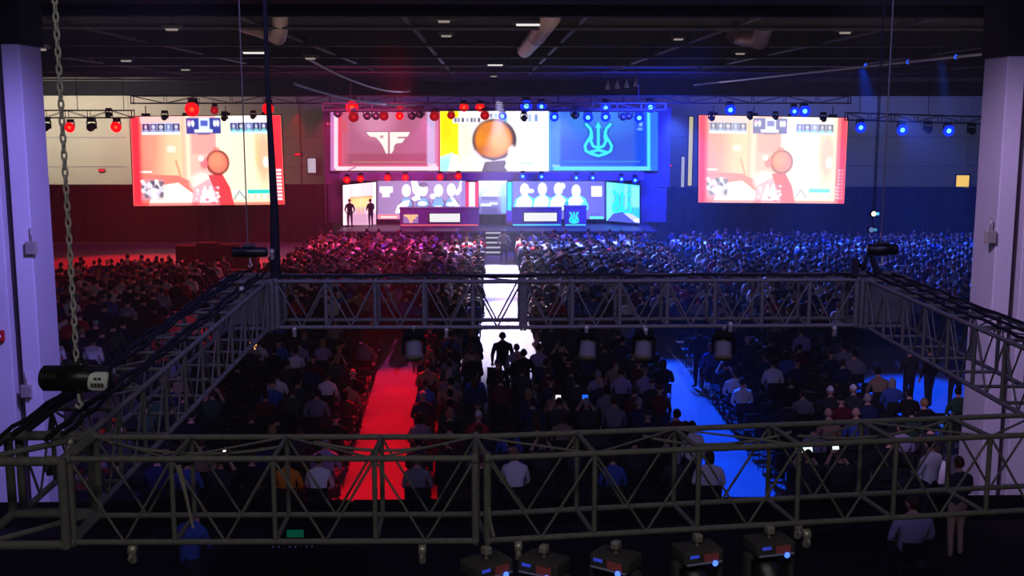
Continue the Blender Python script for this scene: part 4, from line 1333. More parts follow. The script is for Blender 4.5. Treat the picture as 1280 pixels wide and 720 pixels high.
def person_mesh(J, R, sleeves=True, detail=True, head_turn=(0, 0), look=Vector((0, 1, 0))):
    """J joints (facing +Y), R radii -> MB with the whole body, plus the head centre"""
    E = [('pelvis', 'spine'), ('spine', 'chest'), ('chest', 'neck'), ('neck', 'skull')]
    for s in 'LR':
        E += [('chest', 'sho' + s), ('sho' + s, 'elb' + s), ('elb' + s, 'wri' + s), ('pelvis', 'hip' + s), ('hip' + s, 'kne' + s), ('kne' + s, 'ank' + s), ('ank' + s, 'toe' + s)]
    V, Fc = skin_tree(J, R, E, 'pelvis', 1 if detail else 0)
    Jv = {k: Vector(v) for k, v in J.items()}
    segs = []
    for a, b_ in E:
        k = b_[:3]
        m = {'spi': SHIRT, 'che': SHIRT, 'nec': SKIN, 'sku': SKIN, 'sho': SHIRT, 'elb': SHIRT, 'wri': SHIRT if sleeves else SKIN, 'hip': TROU, 'kne': TROU, 'ank': TROU, 'toe': SHOE}[k]
        if a == 'chest' and b_ == 'neck':
            m = SHIRT
        segs.append((Jv[a], Jv[b_], m))
    b = MB()
    b.v = V
    for f in Fc:
        c = sum((V[i] for i in f), Vector()) / len(f)
        best = min(segs, key=lambda s: seg_dist(c, s[0], s[1]))
        mi = best[2]
        if (c - Jv['pelvis']).length < .17 and mi == SHIRT and c.z < Jv['pelvis'].z + .06:
            mi = TROU
        b.f.append(f); b.m.append(mi); b.sm.append(True)
    hc_ = Jv['skull'] + Vector((0, .015, .06))
    ry, rx = head_turn
    rot = Matrix.Rotation(ry, 3, 'Z') @ Matrix.Rotation(rx, 3, 'X')
    def shape(q):
        x, y, z = q
        if z < 0:                       # jaw narrows, chin forward
            x *= 1 + .32 * z; y = y * (1 + .12 * z) + (-.10 * z)
        if y > .55 and abs(x) < .32:
            if -.35 < z < .12:
                y += .22 * (1 - abs(x) / .32) * (1 - abs(z + .15) / .3)      # nose
            if .1 <= z < .4:
                y += .03
        if y > .4 and .02 < z < .28 and .2 < abs(x) < .6:
            y -= .07                    # eye sockets
        return Vector((x, y, z))
    nb = MB()
    nb.ellipsoid((0, 0, 0), (.076, .096, .118), 16 if detail else 10, 12 if detail else 7, SKIN, shape)
    if detail:
        for s in (-1, 1):
            nb.ellipsoid((s * .078, -.005, -.005), (.014, .026, .034), 6, 5, SKIN)
            nb.ellipsoid((s * .031, .083, .016), (.012, .008, .008), 6, 4, EYE)
        nb.ellipsoid((0, .092, -.062), (.024, .008, .007), 6, 4, LIP)
    b.add([rot @ p + hc_ for p in nb.v], [], 0)
    off = len(b.v) - len(nb.v)
    for f, m, s in zip(nb.f, nb.m, nb.sm):
        b.f.append([off + i for i in f]); b.m.append(m); b.sm.append(s)
    if detail:
        for s, sg in (('L', -1), ('R', 1)):
            w, e = Jv['wri' + s], Jv['elb' + s]
            d = (w - e).normalized()
            sd = Vector((1, 0, 0)) * sg
            sd = (sd - d * sd.dot(d)).normalized()
            nn = d.cross(sd).normalized()
            if nn.z > 0:
                nn = -nn            # palm side down
            # palm
            pm = [w - d * .01 + nn * .0, w + d * .04, w + d * .085]
            wid = (.026, .04, .038); th = (.02, .016, .012)
            vs = []
            for p, a_, t_ in zip(pm, wid, th):
                for k in range(8):
                    an = 2 * PI * k / 8
                    vs.append(p + sd * (math.cos(an) * a_) + nn * (math.sin(an) * t_))
            fs = [(i * 8 + k, i * 8 + (k + 1) % 8, (i + 1) * 8 + (k + 1) % 8, (i + 1) * 8 + k) for i in range(2) for k in range(8)]
            fs += [list(range(8))[::-1], list(range(16, 24))]
            b.add(vs, fs, SKIN, True)
            for k, ln in enumerate((.066, .076, .071, .055)):
                base = w + d * .078 + sd * ((.5 * 3 - k) * -.019) * -1
                q1 = base + d * ln * .45 + nn * .006; q2 = q1 + d * ln * .28 + nn * .016; q3 = q2 + d * ln * .16 + nn * .02
                b.path([base, q1, q2, q3], [.009, .0085, .0075, .006], 5, SKIN)
            tb = w + d * .03 - sd * .03
            b.path([tb, tb - sd * .022 + d * .026 + nn * .006, tb - sd * .026 + d * .055 + nn * .014], [.011, .0095, .007], 5, SKIN)
    return b, hc_, rot

BODY_MATS = [M['skin'], M['shirt'], M['trousers'], M['shoe'], M['eye'], M['lip']]
RAD = dict(pelvis=(.15, .115), spine=(.155, .11), chest=(.165, .115), neck=.06, skull=.055, shoL=.075, shoR=.075, elbL=.047, elbR=.047, wriL=.031, wriR=.031,
           hipL=.09, hipR=.09, kneL=.062, kneR=.062, ankL=.042, ankR=.042, toeL=.038, toeR=.038)
def seated(lean=0.0, arm='lap', twist=0.0, wide=1.0):
    t = lean
    J = dict(pelvis=(0, 0, .57), spine=(0, -.01 + .2 * t, .80), chest=(0, -.03 + .47 * t, 1.04), neck=(0, -.01 + .66 * t, 1.20), skull=(0, .02 + .74 * t, 1.28))
    cy = J['chest'][1]
    for s, g in (('L', -1), ('R', 1)):
        J['sho' + s] = (g * .185 * wide, cy - .0 + g * twist * .05, 1.09)
        J['hip' + s] = (g * .095, .06, .55)
        J['kne' + s] = (g * .14, .43, .535)
        J['ank' + s] = (g * .15, .42 + .05 * g, .10)
        J['toe' + s] = (g * .17, .57 + .05 * g, .05)
        if arm == 'lap':
            J['elb' + s] = (g * .265 * wide, cy + .02, .82); J['wri' + s] = (g * .13, cy + .27, .69)
        elif arm == 'knees':
            J['elb' + s] = (g * .25 * wide, cy + .12, .80); J['wri' + s] = (g * .14, .36, .66)
        elif arm == 'crossed':
            J['elb' + s] = (g * .26 * wide, cy + .04, .84); J['wri' + s] = (-g * .03, cy + .23 + g * .02, .92)
        elif arm == 'phone':
            J['elb' + s] = (g * .23 * wide, cy + .24, 1.08); J['wri' + s] = (g * .085, cy + .36, 1.30)
        elif arm == 'up':
            if g > 0:
                J['elb' + s] = (.30, cy + .06, 1.28); J['wri' + s] = (.26, cy + .12, 1.52)
            else:
                J['elb' + s] = (-.265 * wide, cy + .02, .82); J['wri' + s] = (-.13, cy + .27, .69)
    return J
def standing(arm='down', stride=.05, bend=0.0):
    J = dict(pelvis=(0, 0, .95), spine=(0, .0 + .03 * bend, 1.14), chest=(0, -.01 + .12 * bend, 1.36), neck=(0, .01 + .2 * bend, 1.52), skull=(0, .035 + .26 * bend, 1.60))
    cy = J['chest'][1]
    for s, g in (('L', -1), ('R', 1)):
        J['sho' + s] = (g * .185, cy, 1.415)
        J['hip' + s] = (g * .095, 0, .90)
        J['kne' + s] = (g * .11, .02 + g * stride, .50)
        J['ank' + s] = (g * .12, -.02 + g * stride * 1.3, .09)
        J['toe' + s] = (g * .15, .13 + g * stride * 1.3, .045)
        if arm == 'down':
            J['elb' + s] = (g * .25, cy - .02, 1.13); J['wri' + s] = (g * .25, cy + .10, .89)
        elif arm == 'front':
            J['elb' + s] = (g * .25, cy + .06, 1.14); J['wri' + s] = (g * .10, cy + .28, 1.10)
        elif arm == 'hold':
            J['elb' + s] = (g * .23, cy + .14, 1.22); J['wri' + s] = (g * .11, cy + .32, 1.38)
        elif arm == 'pocket':
            J['elb' + s] = (g * .29, cy - .05, 1.14); J['wri' + s] = (g * .19, cy + .08, .95)
    return J

def hair_mesh(kind):
    b = MB()
    if kind == 'short':
        def fn(q):
            x, y, z = q
            lim = .18 if y > .25 else (-.45 if y < -.2 else -.1)
            if z < lim:
                z = lim; k = .93
                x *= k; y *= k
            return Vector((x, y, z))
        b.ellipsoid((0, -.012, .012), (.085, .102, .124), 16, 10, 0, fn)
    elif kind == 'long':
        def fn(q):
            x, y, z = q
            if y > .35 and z < .25:
                y = .2; x *= 1.02
            if z < 0 and y <= .35:
                z *= 1.9; x *= 1.08 ; y = min(y, .1)
            return Vector((x, y, z))
        b.ellipsoid((0, -.014, .010), (.09, .106, .126), 16, 12, 0, fn)
    elif kind == 'cap':
        def fn(q):
            x, y, z = q
            return Vector((x, y, max(z, .12)))
        b.ellipsoid((0, -.004, .014), (.086, .106, .126), 16, 10, 0, fn)
        out = []
        for i in range(9):
            t = PI * i / 8
            out.append(Vector((.075 * math.cos(t), .07 + .10 * math.sin(t), .034 - .012 * math.sin(t))))
        b.prism(out, Vector((0, 0, .008)))
        b.lathe([(.011, 0), (.006, .008)], (0, -.004, .138), (0, 0, 1), 8)
    elif kind == 'beanie':
        def fn(q):
            x, y, z = q
            return Vector((x, y, max(z, -.02) * 1.06))
        b.ellipsoid((0, -.008, .02), (.088, .108, .128), 16, 10, 0, fn)
        b.path([Vector((.088 * math.cos(2 * PI * i / 16), -.008 + .108 * math.sin(2 * PI * i / 16), .022)) for i in range(17)], .012, 5, 0, False)
    return b.mesh('hair_' + kind, [M['hair']])
HAIR = {k: hair_mesh(k) for k in ('short', 'long', 'cap', 'beanie')}
HAIRC = {'black': (24, 20, 20), 'brown': (66, 44, 30), 'fair': (150, 116, 74), 'grey': (150, 148, 146)}
SHIRTC = {'black': (26, 26, 30), 'charcoal': (52, 52, 58), 'navy': (34, 42, 78), 'grey': (120, 120, 126), 'white': (228, 226, 222), 'maroon': (92, 32, 40), 'red': (168, 44, 50), 'green': (52, 78, 62), 'orange': (226, 138, 40), 'blue': (62, 88, 160), 'tan': (150, 126, 100), 'lilac': (156, 146, 176)}

VARS = []
for J, sl, turn in ((seated(.02, 'lap'), True, (0, .0)), (seated(-.08, 'crossed', wide=1.05), True, (.25, 0)), (seated(.22, 'knees'), True, (-.1, .1)), (seated(.0, 'lap', .6), False, (-.5, 0)),
                    (seated(.06, 'phone'), False, (.05, -.25)), (seated(-.05, 'lap', -.4, 1.1), True, (.45, .05)), (seated(0, 'up'), True, (0, .1))):
    VARS.append(person_mesh(J, RAD, sl, True, turn))
VMESH = [(v[0].mesh('seated_person_body', BODY_MATS), v[1], v[2]) for v in VARS]
STAND = {}
for key, J, sl, mats_ in (('down', standing('down'), True, None), ('front', standing('front', .03), True, None), ('hold', standing('hold', .02), False, None), ('pocket', standing('pocket', .04), True, None), ('khaki', standing('front', .03), True, 'khaki'), ('bent', standing('front', .04, 1.0), True, None)):
    v = person_mesh(J, RAD, sl, True, (0, .1))
    mm = list(BODY_MATS)
    if mats_:
        mm[2] = M[mats_]
    STAND[key] = (v[0].mesh('standing_person_body', mm), v[1], v[2])

def add_person(mesh3, loc, rz, shirt, hair, haircol, label, group=None, scale=1.0, wide=1.0, hatcol=None):
    me, hc_, rot = mesh3
    o = bpy.data.objects.new('person', me)
    COL.objects.link(o)
    o.location = loc
    o.rotation_euler = (0, 0, rz)
    o.scale = (scale * wide, scale, scale)
    o.color = (*lin(SHIRTC[shirt]), 1)
    tag(o, label, 'person', group)
    if hair:
        h = bpy.data.objects.new({'cap': 'cap', 'beanie': 'beanie'}.get(hair, 'hair'), HAIR[hair])
        COL.objects.link(h)
        h.parent = o
        h.location = hc_
        h.rotation_euler = rot.to_euler()
        h.color = (*lin(hatcol or HAIRC[haircol]), 1)
        if hair in ('cap', 'beanie'):
            h['label'] = ('white cap' if hatcol and hatcol[0] > 180 else 'dark cap') if hair == 'cap' else 'dark knitted hat'
    return o

# chairs -----------------------------------------------------------------
def chair_parts():
    seat = MB(); seat.rbox((0, .0, .435), (.44, .42, .05), .02)
    back = MB()
    pts, n_ = [], 7
    vs, fs = [], []
    for j in range(4):
        z = .60 + .27 * j / 3
        for i in range(n_):
            x = -.215 + .43 * i / (n_ - 1)
            vs.append((x, -.235 - .03 * j / 3 + .05 * (x / .215) ** 2 * .6, z))
    m_ = len(vs)
    vs += [(x, y - .025, z) for x, y, z in vs]
    for j in range(3):
        for i in range(n_ - 1):
            a_ = j * n_ + i
            fs.append((a_, a_ + 1, a_ + n_ + 1, a_ + n_)); fs.append((m_ + a_, m_ + a_ + n_, m_ + a_ + n_ + 1, m_ + a_ + 1))
    for i in range(n_ - 1):
        fs.append((i, m_ + i, m_ + i + 1, i + 1)); a_ = 3 * n_ + i; fs.append((a_, a_ + 1, m_ + a_ + 1, m_ + a_))
    for j in range(3):
        a_ = j * n_; fs.append((a_, a_ + n_, m_ + a_ + n_, m_ + a_)); a_ = j * n_ + n_ - 1; fs.append((a_, m_ + a_, m_ + a_ + n_, a_ + n_))
    back.add(vs, fs)
    legs = []
    for sx in (-1, 1):
        l = MB(); l.path([(sx * .205, .18, .415), (sx * .215, .21, .0)], .011, 6); legs.append(l)
        l = MB(); l.path([(sx * .205, -.265, .84), (sx * .205, -.225, .6), (sx * .205, -.19, .43), (sx * .215, -.235, .0)], .011, 6); legs.append(l)
    return seat, back, legs
seat_b, back_b, leg_b = chair_parts()
chair_full = empty('audience_chair', (0, 0, 0), 'x', 'chair')
seat_b.build('seat', M['chair'], chair_full); back_b.build('backrest', M['chair'], chair_full)
for l in leg_b:
    l.build('leg', M['chair_leg'], chair_full)
one = MB()
for bb, mi in [(seat_b, 0), (back_b, 0)] + [(l, 1) for l in leg_b]:
    one.add(bb.v, bb.f, mi)
chair_one_mesh = one.mesh('audience_chair_whole', [M['chair'], M['chair_leg']])

# ------------------------------------------------------------------ seating plan
seats = []      # (x, y, rz, block, row, col)
BAR_Y = 19.7
rows_near = [21.2 + 1.05 * i for i in range(16)]      # 21.2 .. 37.2
PITCH_X = .64
def red_l(y): return -3.08 - (y - 23) * .030
def red_r(y): return -1.78 - (y - 23) * .030
def blue_l(y): return 4.85 + (y - 23) * .022
def blue_r(y): return 6.05 + (y - 23) * .016
for ri, y in enumerate(rows_near):
    for c_ in range(10):
        if y > 22.7 or red_l(y) - .3 - PITCH_X * c_ > pl + .4:
            seats.append((red_l(y) - .3 - PITCH_X * c_, y, 'A', ri, c_))
    x = red_r(y) + .3
    c_ = 0
    while x < blue_l(y) - .25:
        if not (y > 32.5 and -.35 < x < 1.6):
            seats.append((x, y, 'B', ri, c_))
        x += PITCH_X; c_ += 1
    for c_ in range(11):
        if (y > 26.5 and blue_r(y) + .3 + PITCH_X * c_ > 10.9) or (23 < y < 25.2 and blue_r(y) + .3 + PITCH_X * c_ > 9.6) or (y < 22.7 and blue_r(y) + .3 + PITCH_X * c_ > pr - .4): continue
        seats.append((blue_r(y) + .3 + PITCH_X * c_, y, 'C', ri, c_))

ppl = random.Random(4)
# people seen one by one in the photograph: (px, py of the upper back, shirt, hair, hatcol)
special = [(341, 478, 'white', 'short', None), (374, 462, 'white', 'short', None), (411, 486, 'white', 'short', None), (317, 449, 'white', 'short', None), (343, 452, 'black', 'short', None), (407, 510, 'grey', 'short', None),
           (897, 482, 'white', 'short', None), (938, 492, 'white', 'short', None), (958, 474, 'white', 'short', None), (1008, 424, 'lilac', 'short', None), (1040, 500, 'charcoal', 'cap', (230, 230, 230)), (1062, 500, 'charcoal', 'cap', (230, 230, 230)),
           (590, 538, 'red', 'cap', (230, 230, 225)), (700, 538, 'tan', 'long', None), (675, 530, 'charcoal', 'long', None), (552, 496, 'tan', 'short', None), (545, 478, 'tan', 'short', None), (570, 462, 'grey', 'short', None), (645, 492, 'charcoal', 'short', None), (683, 478, 'maroon', 'short', None),
           (775, 490, 'lilac', 'short', None), (803, 486, 'lilac', 'short', None), (765, 500, 'grey', 'long', None), (750, 520, 'grey', 'short', None), (780, 512, 'maroon', 'short', None), (343, 636, 'orange', 'short', None), (374, 640, 'white', 'short', None), (392, 640, 'lilac', 'short', None),
           (1048, 452, 'grey', 'short', None), (1115, 458, 'tan', 'short', None), (1088, 432, 'grey', 'short', None), (240, 598, 'blue', 'short', None), (205, 632, 'navy', 'short', None), (650, 622, 'white', 'short', None), (770, 622, 'blue', 'short', None), (1188, 596, 'white', 'short', None), (872, 606, 'white', 'long', None), (664, 438, 'lilac', 'short', None)]
torso_px = [to_px((s[0], s[1], 1.0)) for s in seats]
forced = {}
# light sources held by people ------------------------------------------------
def gadget(p, w, h, rgb, stren, label, tilt=-.35):
    kind = 'tablet' if w > .2 else 'phone'
    r = empty(kind, p, label, kind)
    rot = Matrix.Rotation(tilt, 3, 'X')
    b = MB(); b.rbox((0, 0, 0), (w, .012, h), .005, 0, rot); b.build('case', M['black'], r)
    b = MB(); b.box(rot @ Vector((0, -.008, 0)), (w * .93, .003, h * .92), 0, rot); b.build('screen', emit('gadget_glow', rgb, stren), r)
gadget_px = [(988, 580, .36, .2, (225, 255, 250), 1.6, 'large bright tablet held up behind the near truss'), (1015, 621, .14, .09, (235, 255, 245), 1.3, 'small bright phone below the large lit tablet'),
             (684, 497, .13, .10, (250, 250, 255), 1.3, 'small white phone screen in the middle seating block'), (318, 429, .22, .30, (255, 176, 120), 1.0, 'orange-lit tablet raised at the red side beneath the far truss'),
             (735, 487, .15, .11, (40, 110, 255), 1.0, 'small blue-lit phone in the middle block, farther one'), (672, 541, .15, .12, (40, 110, 255), 1.0, 'small blue-lit phone in the middle block, nearer one'),
             (905, 449, .16, .11, (60, 130, 255), 1.0, 'small blue-lit phone beyond the blue aisle'), (270, 653, .07, .06, (255, 255, 255), 1.2, 'tiny white lit phone near the hoist end of the near truss')]
gseat = {}
for (px, py, w_, h_, rgb_, st_, lab_) in gadget_px:
    cand = [(to_px((q[0], q[1] + .40, 1.42)), i) for i, q in enumerate(seats) if i not in forced]
    best = min(cand, key=lambda t: (t[0][0] - px) ** 2 + (t[0][1] - py) ** 2)[1]
    forced[best] = ('charcoal', 'short', None)
    gseat[best] = (w_, h_, rgb_, st_, lab_)
for (px, py, sh, hr_, hat) in special:
    best = min((i for i in range(len(seats)) if i not in forced), key=lambda i: (torso_px[i][0] - px) ** 2 + (torso_px[i][1] - py) ** 2)
    forced[best] = (sh, hr_, hat)
occ = {}
for i, s in enumerate(seats):
    x, y, blk, ri, c_ = s
    if i in forced:
        occ[i] = forced[i]; continue
    pr_ = {'A': .56, 'B': .72, 'C': .50}[blk]
    if y > 32.8 and not (blk == 'B' and x < 0): pr_ *= .55
    if blk == 'B' and c_ == 0: pr_ = .85
    if blk == 'C' and c_ < 2: pr_ *= .55
    if blk == 'A' and c_ > 7 and y < 27: pr_ *= .6
    if ppl.random() < pr_:
        sh = ppl.choices(['black', 'charcoal', 'navy', 'grey', 'maroon', 'green', 'tan', 'blue', 'lilac'], [7, 6, 5, 2.4, 1.4, 1, .9, .8, .6])[0]
        hr_ = ppl.choices(['short', 'long', 'cap', 'beanie', None], [6, 2, 1.3, .5, .5])[0]
        occ[i] = (sh, hr_, None)
order = sorted(range(len(seats)), key=lambda i: (i not in forced, seats[i][1]))
people_idx = [i for i in order if i in occ][:290]
pset = set(people_idx)
AISLE = {'A': ('left', 'red'), 'B': ('right', 'red'), 'C': ('right', 'blue')}
used_tags = set()
def seat_words(s):
    side, ais = AISLE[s[2]]
    return '%s row past the black barrier, %s seat %s of the %s aisle' % (ORD[s[3] + 1], ORD[s[4] + 1], side, ais)
for i in people_idx:
    s = seats[i]
    sh, hr_, hat = occ[i]
    vi = ppl.choices(range(7), [5, 3, 3, 3, .12, 3, .3])[0] if i not in forced else ppl.choice((0, 2, 5))
    if i in gseat:
        vi = 4
        g_ = gseat[i]
        gadget(Vector((s[0], s[1] + .40, 1.42)), *g_)
    hcname = ppl.choices(['black', 'brown', 'fair', 'grey'], [5, 4, 1.2, .6])[0]
    if hr_ in ('cap', 'beanie') and hat is None:
        hat = ppl.choice([(30, 30, 34), (40, 44, 70), (70, 30, 34)])
    sc = ppl.uniform(.97, 1.04)
    jit = 0 if i in gseat else 1
    add_person(VMESH[vi], (s[0] + jit * ppl.uniform(-.03, .03), s[1] + jit * ppl.uniform(-.02, .03), 0), jit * math.radians(ppl.uniform(-7, 7)), sh, hr_, hcname,
               '%s shirt person, %s' % (sh, seat_words(s)), 'seated audience in the near rows', sc, ppl.uniform(.98, 1.08), hat)
# chairs: the nearest three hundred as things
chair_idx = sorted(range(len(seats)), key=lambda i: (seats[i][1], abs(seats[i][0])))
near_chairs = chair_idx[:296]
first = True
for k, i in enumerate(near_chairs):
    s = seats[i]
    rz = math.radians(ppl.uniform(-2.5, 2.5))
    if k < 110:
        o = chair_full if first else copy_tree(chair_full)
        first = False
    else:
        o = bpy.data.objects.new('audience_chair', chair_one_mesh); COL.objects.link(o)
    o.location = (s[0], s[1], 0); o.rotation_euler = (0, 0, rz)
    tag(o, 'black chair, ' + seat_words(s), 'chair', 'black audience chairs in the near rows')

# far seating --------------------------------------------------------------
far = []
y = 40.2
while y < 64.0:
    x = -.1 - .4
    lim = -9.5 - (64 - y) * .05
    while x > lim:
        far.append((x, y)); x -= .64
    x = 1.5 + .35
    while x < 29.5:
        if not (9.2 < x < 10.1):
            far.append((x, y)); x += .64
        else:
            x += .95
    if y < 53.0:
        x = -12.4
        while x > -26:
            if y < 48 + (x + 26) * .5: far.append((x, y))
            x -= .64
    y += 1.02
for y in (38.2,):
    for k in range(14):
        far.append((-11.5 - .56 * k, y)); far.append((8 + .6 * k, y))
for yy in np.arange(33, 38, 1.0):
    for k in range(12):
        far.append((-11.8 - .58 * k, float(yy)))

# low detail body for the mass, its colour per vertex
lowJ = seated(.02, 'lap')
LB, LH, LR = person_mesh(lowJ, RAD, True, False, (0, 0))
hb = MB()
def hairfn(q):
    x, y, z = q
    lim = .18 if y > .25 else -.35
    return Vector((x, y, max(z, lim)))
hb.ellipsoid(LH + Vector((0, -.012, .012)), (.085, .103, .124), 9, 6, 0, hairfn)
def flat(mb):
    """triangles / quads with own vertices per material so that each can have its colour"""
    vs, fs, ms = [], [], []
    remap = {}
    for f, m in zip(mb.f, mb.m):
        g = []
        for i in f:
            if (i, m) not in remap:
                remap[(i, m)] = len(vs); vs.append(tuple(mb.v[i])); ms.append(m)
            g.append(remap[(i, m)])
        fs.append(g)
    return np.array(vs), fs, np.array(ms)
bv, bf, bmid = flat(LB)
hv, hf, _ = flat(hb)
pv = np.concatenate([bv, hv]); pf = bf + [[i + len(bv) for i in f] for f in hf]
pm_ = np.concatenate([bmid, np.full(len(hv), 9)])

def mass(name, pv, pf, items, colours, label, cat, material, group=None):
    """items: (x, y, rz, scale, wide); colours: array per item per vertex"""
    n_ = len(items)
    V = np.zeros((n_, len(pv), 3)); C = np.ones((n_, len(pv), 4), dtype=np.float32)
    for k, (x, y, rz, sc, wd) in enumerate(items):
        c_, s_ = math.cos(rz), math.sin(rz)
        q = pv * np.array([sc * wd, sc, sc])
        V[k, :, 0] = q[:, 0] * c_ - q[:, 1] * s_ + x
        V[k, :, 1] = q[:, 0] * s_ + q[:, 1] * c_ + y
        V[k, :, 2] = q[:, 2]
        if colours is not None:
            C[k, :, :3] = colours[k]
    lens = np.array([len(f) for f in pf]); flatidx = np.concatenate([np.array(f) for f in pf])
    L = len(flatidx)
    loops = (flatidx[None, :] + (np.arange(n_) * len(pv))[:, None]).ravel()
    starts = np.concatenate([[0], np.cumsum(lens)[:-1]])
    starts = (starts[None, :] + (np.arange(n_) * L)[:, None]).ravel()
    me = bpy.data.meshes.new(name)
    me.vertices.add(n_ * len(pv)); me.vertices.foreach_set('co', V.ravel())
    me.loops.add(len(loops)); me.loops.foreach_set('vertex_index', loops)
    me.polygons.add(n_ * len(pf)); me.polygons.foreach_set('loop_start', starts); me.polygons.foreach_set('loop_total', np.tile(lens, n_))
    me.polygons.foreach_set('use_smooth', np.ones(n_ * len(pf), dtype=bool))
    if colours is not None:
        ca = me.color_attributes.new('Col', 'FLOAT_COLOR', 'POINT'); ca.data.foreach_set('color', C.ravel())
    me.materials.append(material)
    me.update(calc_edges=True)
    me.validate()
    o = bpy.data.objects.new(name, me); COL.objects.link(o)
    return tag(o, label, cat, group, 'stuff')

fr = random.Random(9)
items, cols = [], []
shirtset = ['black', 'charcoal', 'navy', 'grey', 'white', 'maroon', 'red', 'green', 'blue', 'tan', 'lilac']
wts = [3.6, 3.4, 2.6, 2.8, 3.4, 1.2, 1.3, .8, 1.2, 1.0, 1.2]
def add_mass(x, y):
    items.append((x + fr.uniform(-.07, .07), y + fr.uniform(-.12, .12), math.radians(fr.uniform(-16, 16)), fr.uniform(.98, 1.14), fr.uniform(.96, 1.12)))
    sh = lin(SHIRTC[fr.choices(shirtset, wts)[0]])
    hr_ = lin(HAIRC[fr.choices(['black', 'brown', 'fair', 'grey'], [4, 4, 1.6, .9])[0]])
    if fr.random() < .14:
        hr_ = lin(fr.choice([(210, 210, 210), (40, 40, 46), (150, 40, 46), (50, 70, 150)]))
    sk = lin(fr.choice([(206, 160, 136), (190, 142, 116), (150, 104, 80), (222, 182, 160)]))
    tab = {SKIN: sk, SHIRT: sh, TROU: lin((38, 42, 56)), SHOE: lin((30, 28, 28)), EYE: sk, LIP: sk, 9: hr_}
    cols.append(np.array([tab[m] for m in pm_]))
for (x, y) in far:
    if fr.random() < (.93 if y > 39 else .6):
        add_mass(x, y)
for i in order:
    if i in occ and i not in pset:
        add_mass(seats[i][0], seats[i][1])
mass('crowd', pv, pf, items, cols, 'dense seated crowd filling the hall between the far truss and the stage', 'crowd', M['crowd'])
sv = MB(); sv.add(seat_b.v, seat_b.f); sv.add(back_b.v, back_b.f)
for sx in (-1, 1):
    for yy in (.2, -.2):
        sv.box((sx * .205, yy, .21), (.022, .022, .42))
cv_, cf_, _ = flat(sv)
chit = [(x, y, 0, 1, 1) for x, y in far] + [(seats[i][0], seats[i][1], 0, 1, 1) for i in chair_idx[296:]]
mass('distant_chairs', cv_, cf_, chit, None, 'rows of black chairs under the seated crowd beyond the near rows', 'chairs', M['chair'])

# standing people ------------------------------------------------------------
def stand_at(px, py_feet, key, shirt, hair, haircol, label, z=0.0, rz=0.0, sc=1.0, y=None, wide=1.0, group=None):
    """feet show at px, py_feet on a floor at height z"""
    if y is None:
        lo, hi = 5.0, 84.0
        for _ in range(50):
            m = (lo + hi) / 2
            if to_px((0, m, z))[1] > py_feet:
                lo = m
            else:
                hi = m
        y = (lo + hi) / 2
    p = at(px, 300, y)
    return add_person(STAND[key], (p.x, y, z), rz, shirt, hair, haircol, label, group, sc, wide)
stand_at(628, 492, 'down', 'black', 'short', 'black', 'person in black standing at the near end of the white centre aisle', sc=1.02, wide=1.15)
stand_at(655, 515, 'front', 'black', 'short', 'black', 'person in black standing just beside the white aisle, nearer than the other', sc=.98, wide=1.1)
stand_at(438, 285, 'pocket', 'black', 'cap', 'black', 'dark standing person with cap, left of two before the angled pink panel', z=SZ, y=68.0, rz=.2, sc=1.0)
stand_at(464, 284, 'front', 'black', 'short', 'black', 'dark standing person nearest the red desk, before the angled pink panel', z=SZ, y=68.2, rz=.6, sc=1.0)
stand_at(878, 486, 'down', 'charcoal', 'short', 'black', 'person in dark clothes standing by the blue aisle with long coat', rz=.3, sc=1.03, wide=1.15)
stand_at(918, 478, 'pocket', 'black', 'short', 'brown', 'person in black standing among empty chairs beyond the blue aisle', rz=-.3)
stand_at(630, 322, 'pocket', 'grey', 'short', 'brown', 'person in grey standing at the stage end of the white aisle', y=61.5, wide=1.2)
stand_at(1172, 515, 'down', 'black', 'short', 'black', 'person in black standing on the blue-lit floor near the blue-side pillar', rz=.4)
stand_at(1146, 517, 'front', 'charcoal', 'cap', 'black', 'person in charcoal with dark cap standing on the blue-lit floor', rz=.2)
stand_at(1205, 520, 'pocket', 'navy', 'short', 'brown', 'person in navy standing at the edge of the blue-lit floor, beside the pillar', rz=-.4)
stand_at(528, 500, 'down', 'tan', 'cap', 'black', 'person in brown jacket standing at the edge of the red aisle', wide=1.15)
stand_at(872, 636, 'down', 'white', 'short', 'black', 'person in white standing in the blue aisle behind the near truss', z=0, rz=.3, y=22.3)

# ------------------------------------------------------------------ mixing position below the near truss
DZ = .62
r = empty('control_riser', (1.5, 15.5, 0), 'black platform for the crew beneath the near truss', 'platform')
b = MB(); b.rbox((1.5, 15.6, DZ - .05), (30, 8.0, .1), .02); b.build('deck', M['drape'], r, True)
for k in range(14):
    b = MB(); b.box((-13 + k * 2.22, 19.4, DZ / 2 - .05), (.08, .08, DZ - .1)); b.build('riser_leg', M['black'], r, True)
for k in range(12):
    x = -14.2 + k * 2.6
    rr_ = empty('barrier_panel', (x, BAR_Y, 0), 'black barrier panel closing off the seating, %s from the red side' % ORD[k + 1], 'barrier', 'black barrier panels before the crew platform')
    b = MB(); b.box((x, BAR_Y, .53), (2.598, .05, 1.0)); b.rbox((x, BAR_Y + .05, .53), (2.3, .05, .12), .01); b.build('board', M['black'], rr_, True)
    b = MB(); b.tube((x - 1.28, BAR_Y, 1.05), (x + 1.28, BAR_Y, 1.05), .02, 6); b.build('top_rail', M['black'], rr_, True)
    for sx in (-1, 1):
        b = MB(); b.box((x + sx * 1.0, BAR_Y - .0, .015), (.06, .3, .03)); b.build('foot', M['black'], rr_, True)
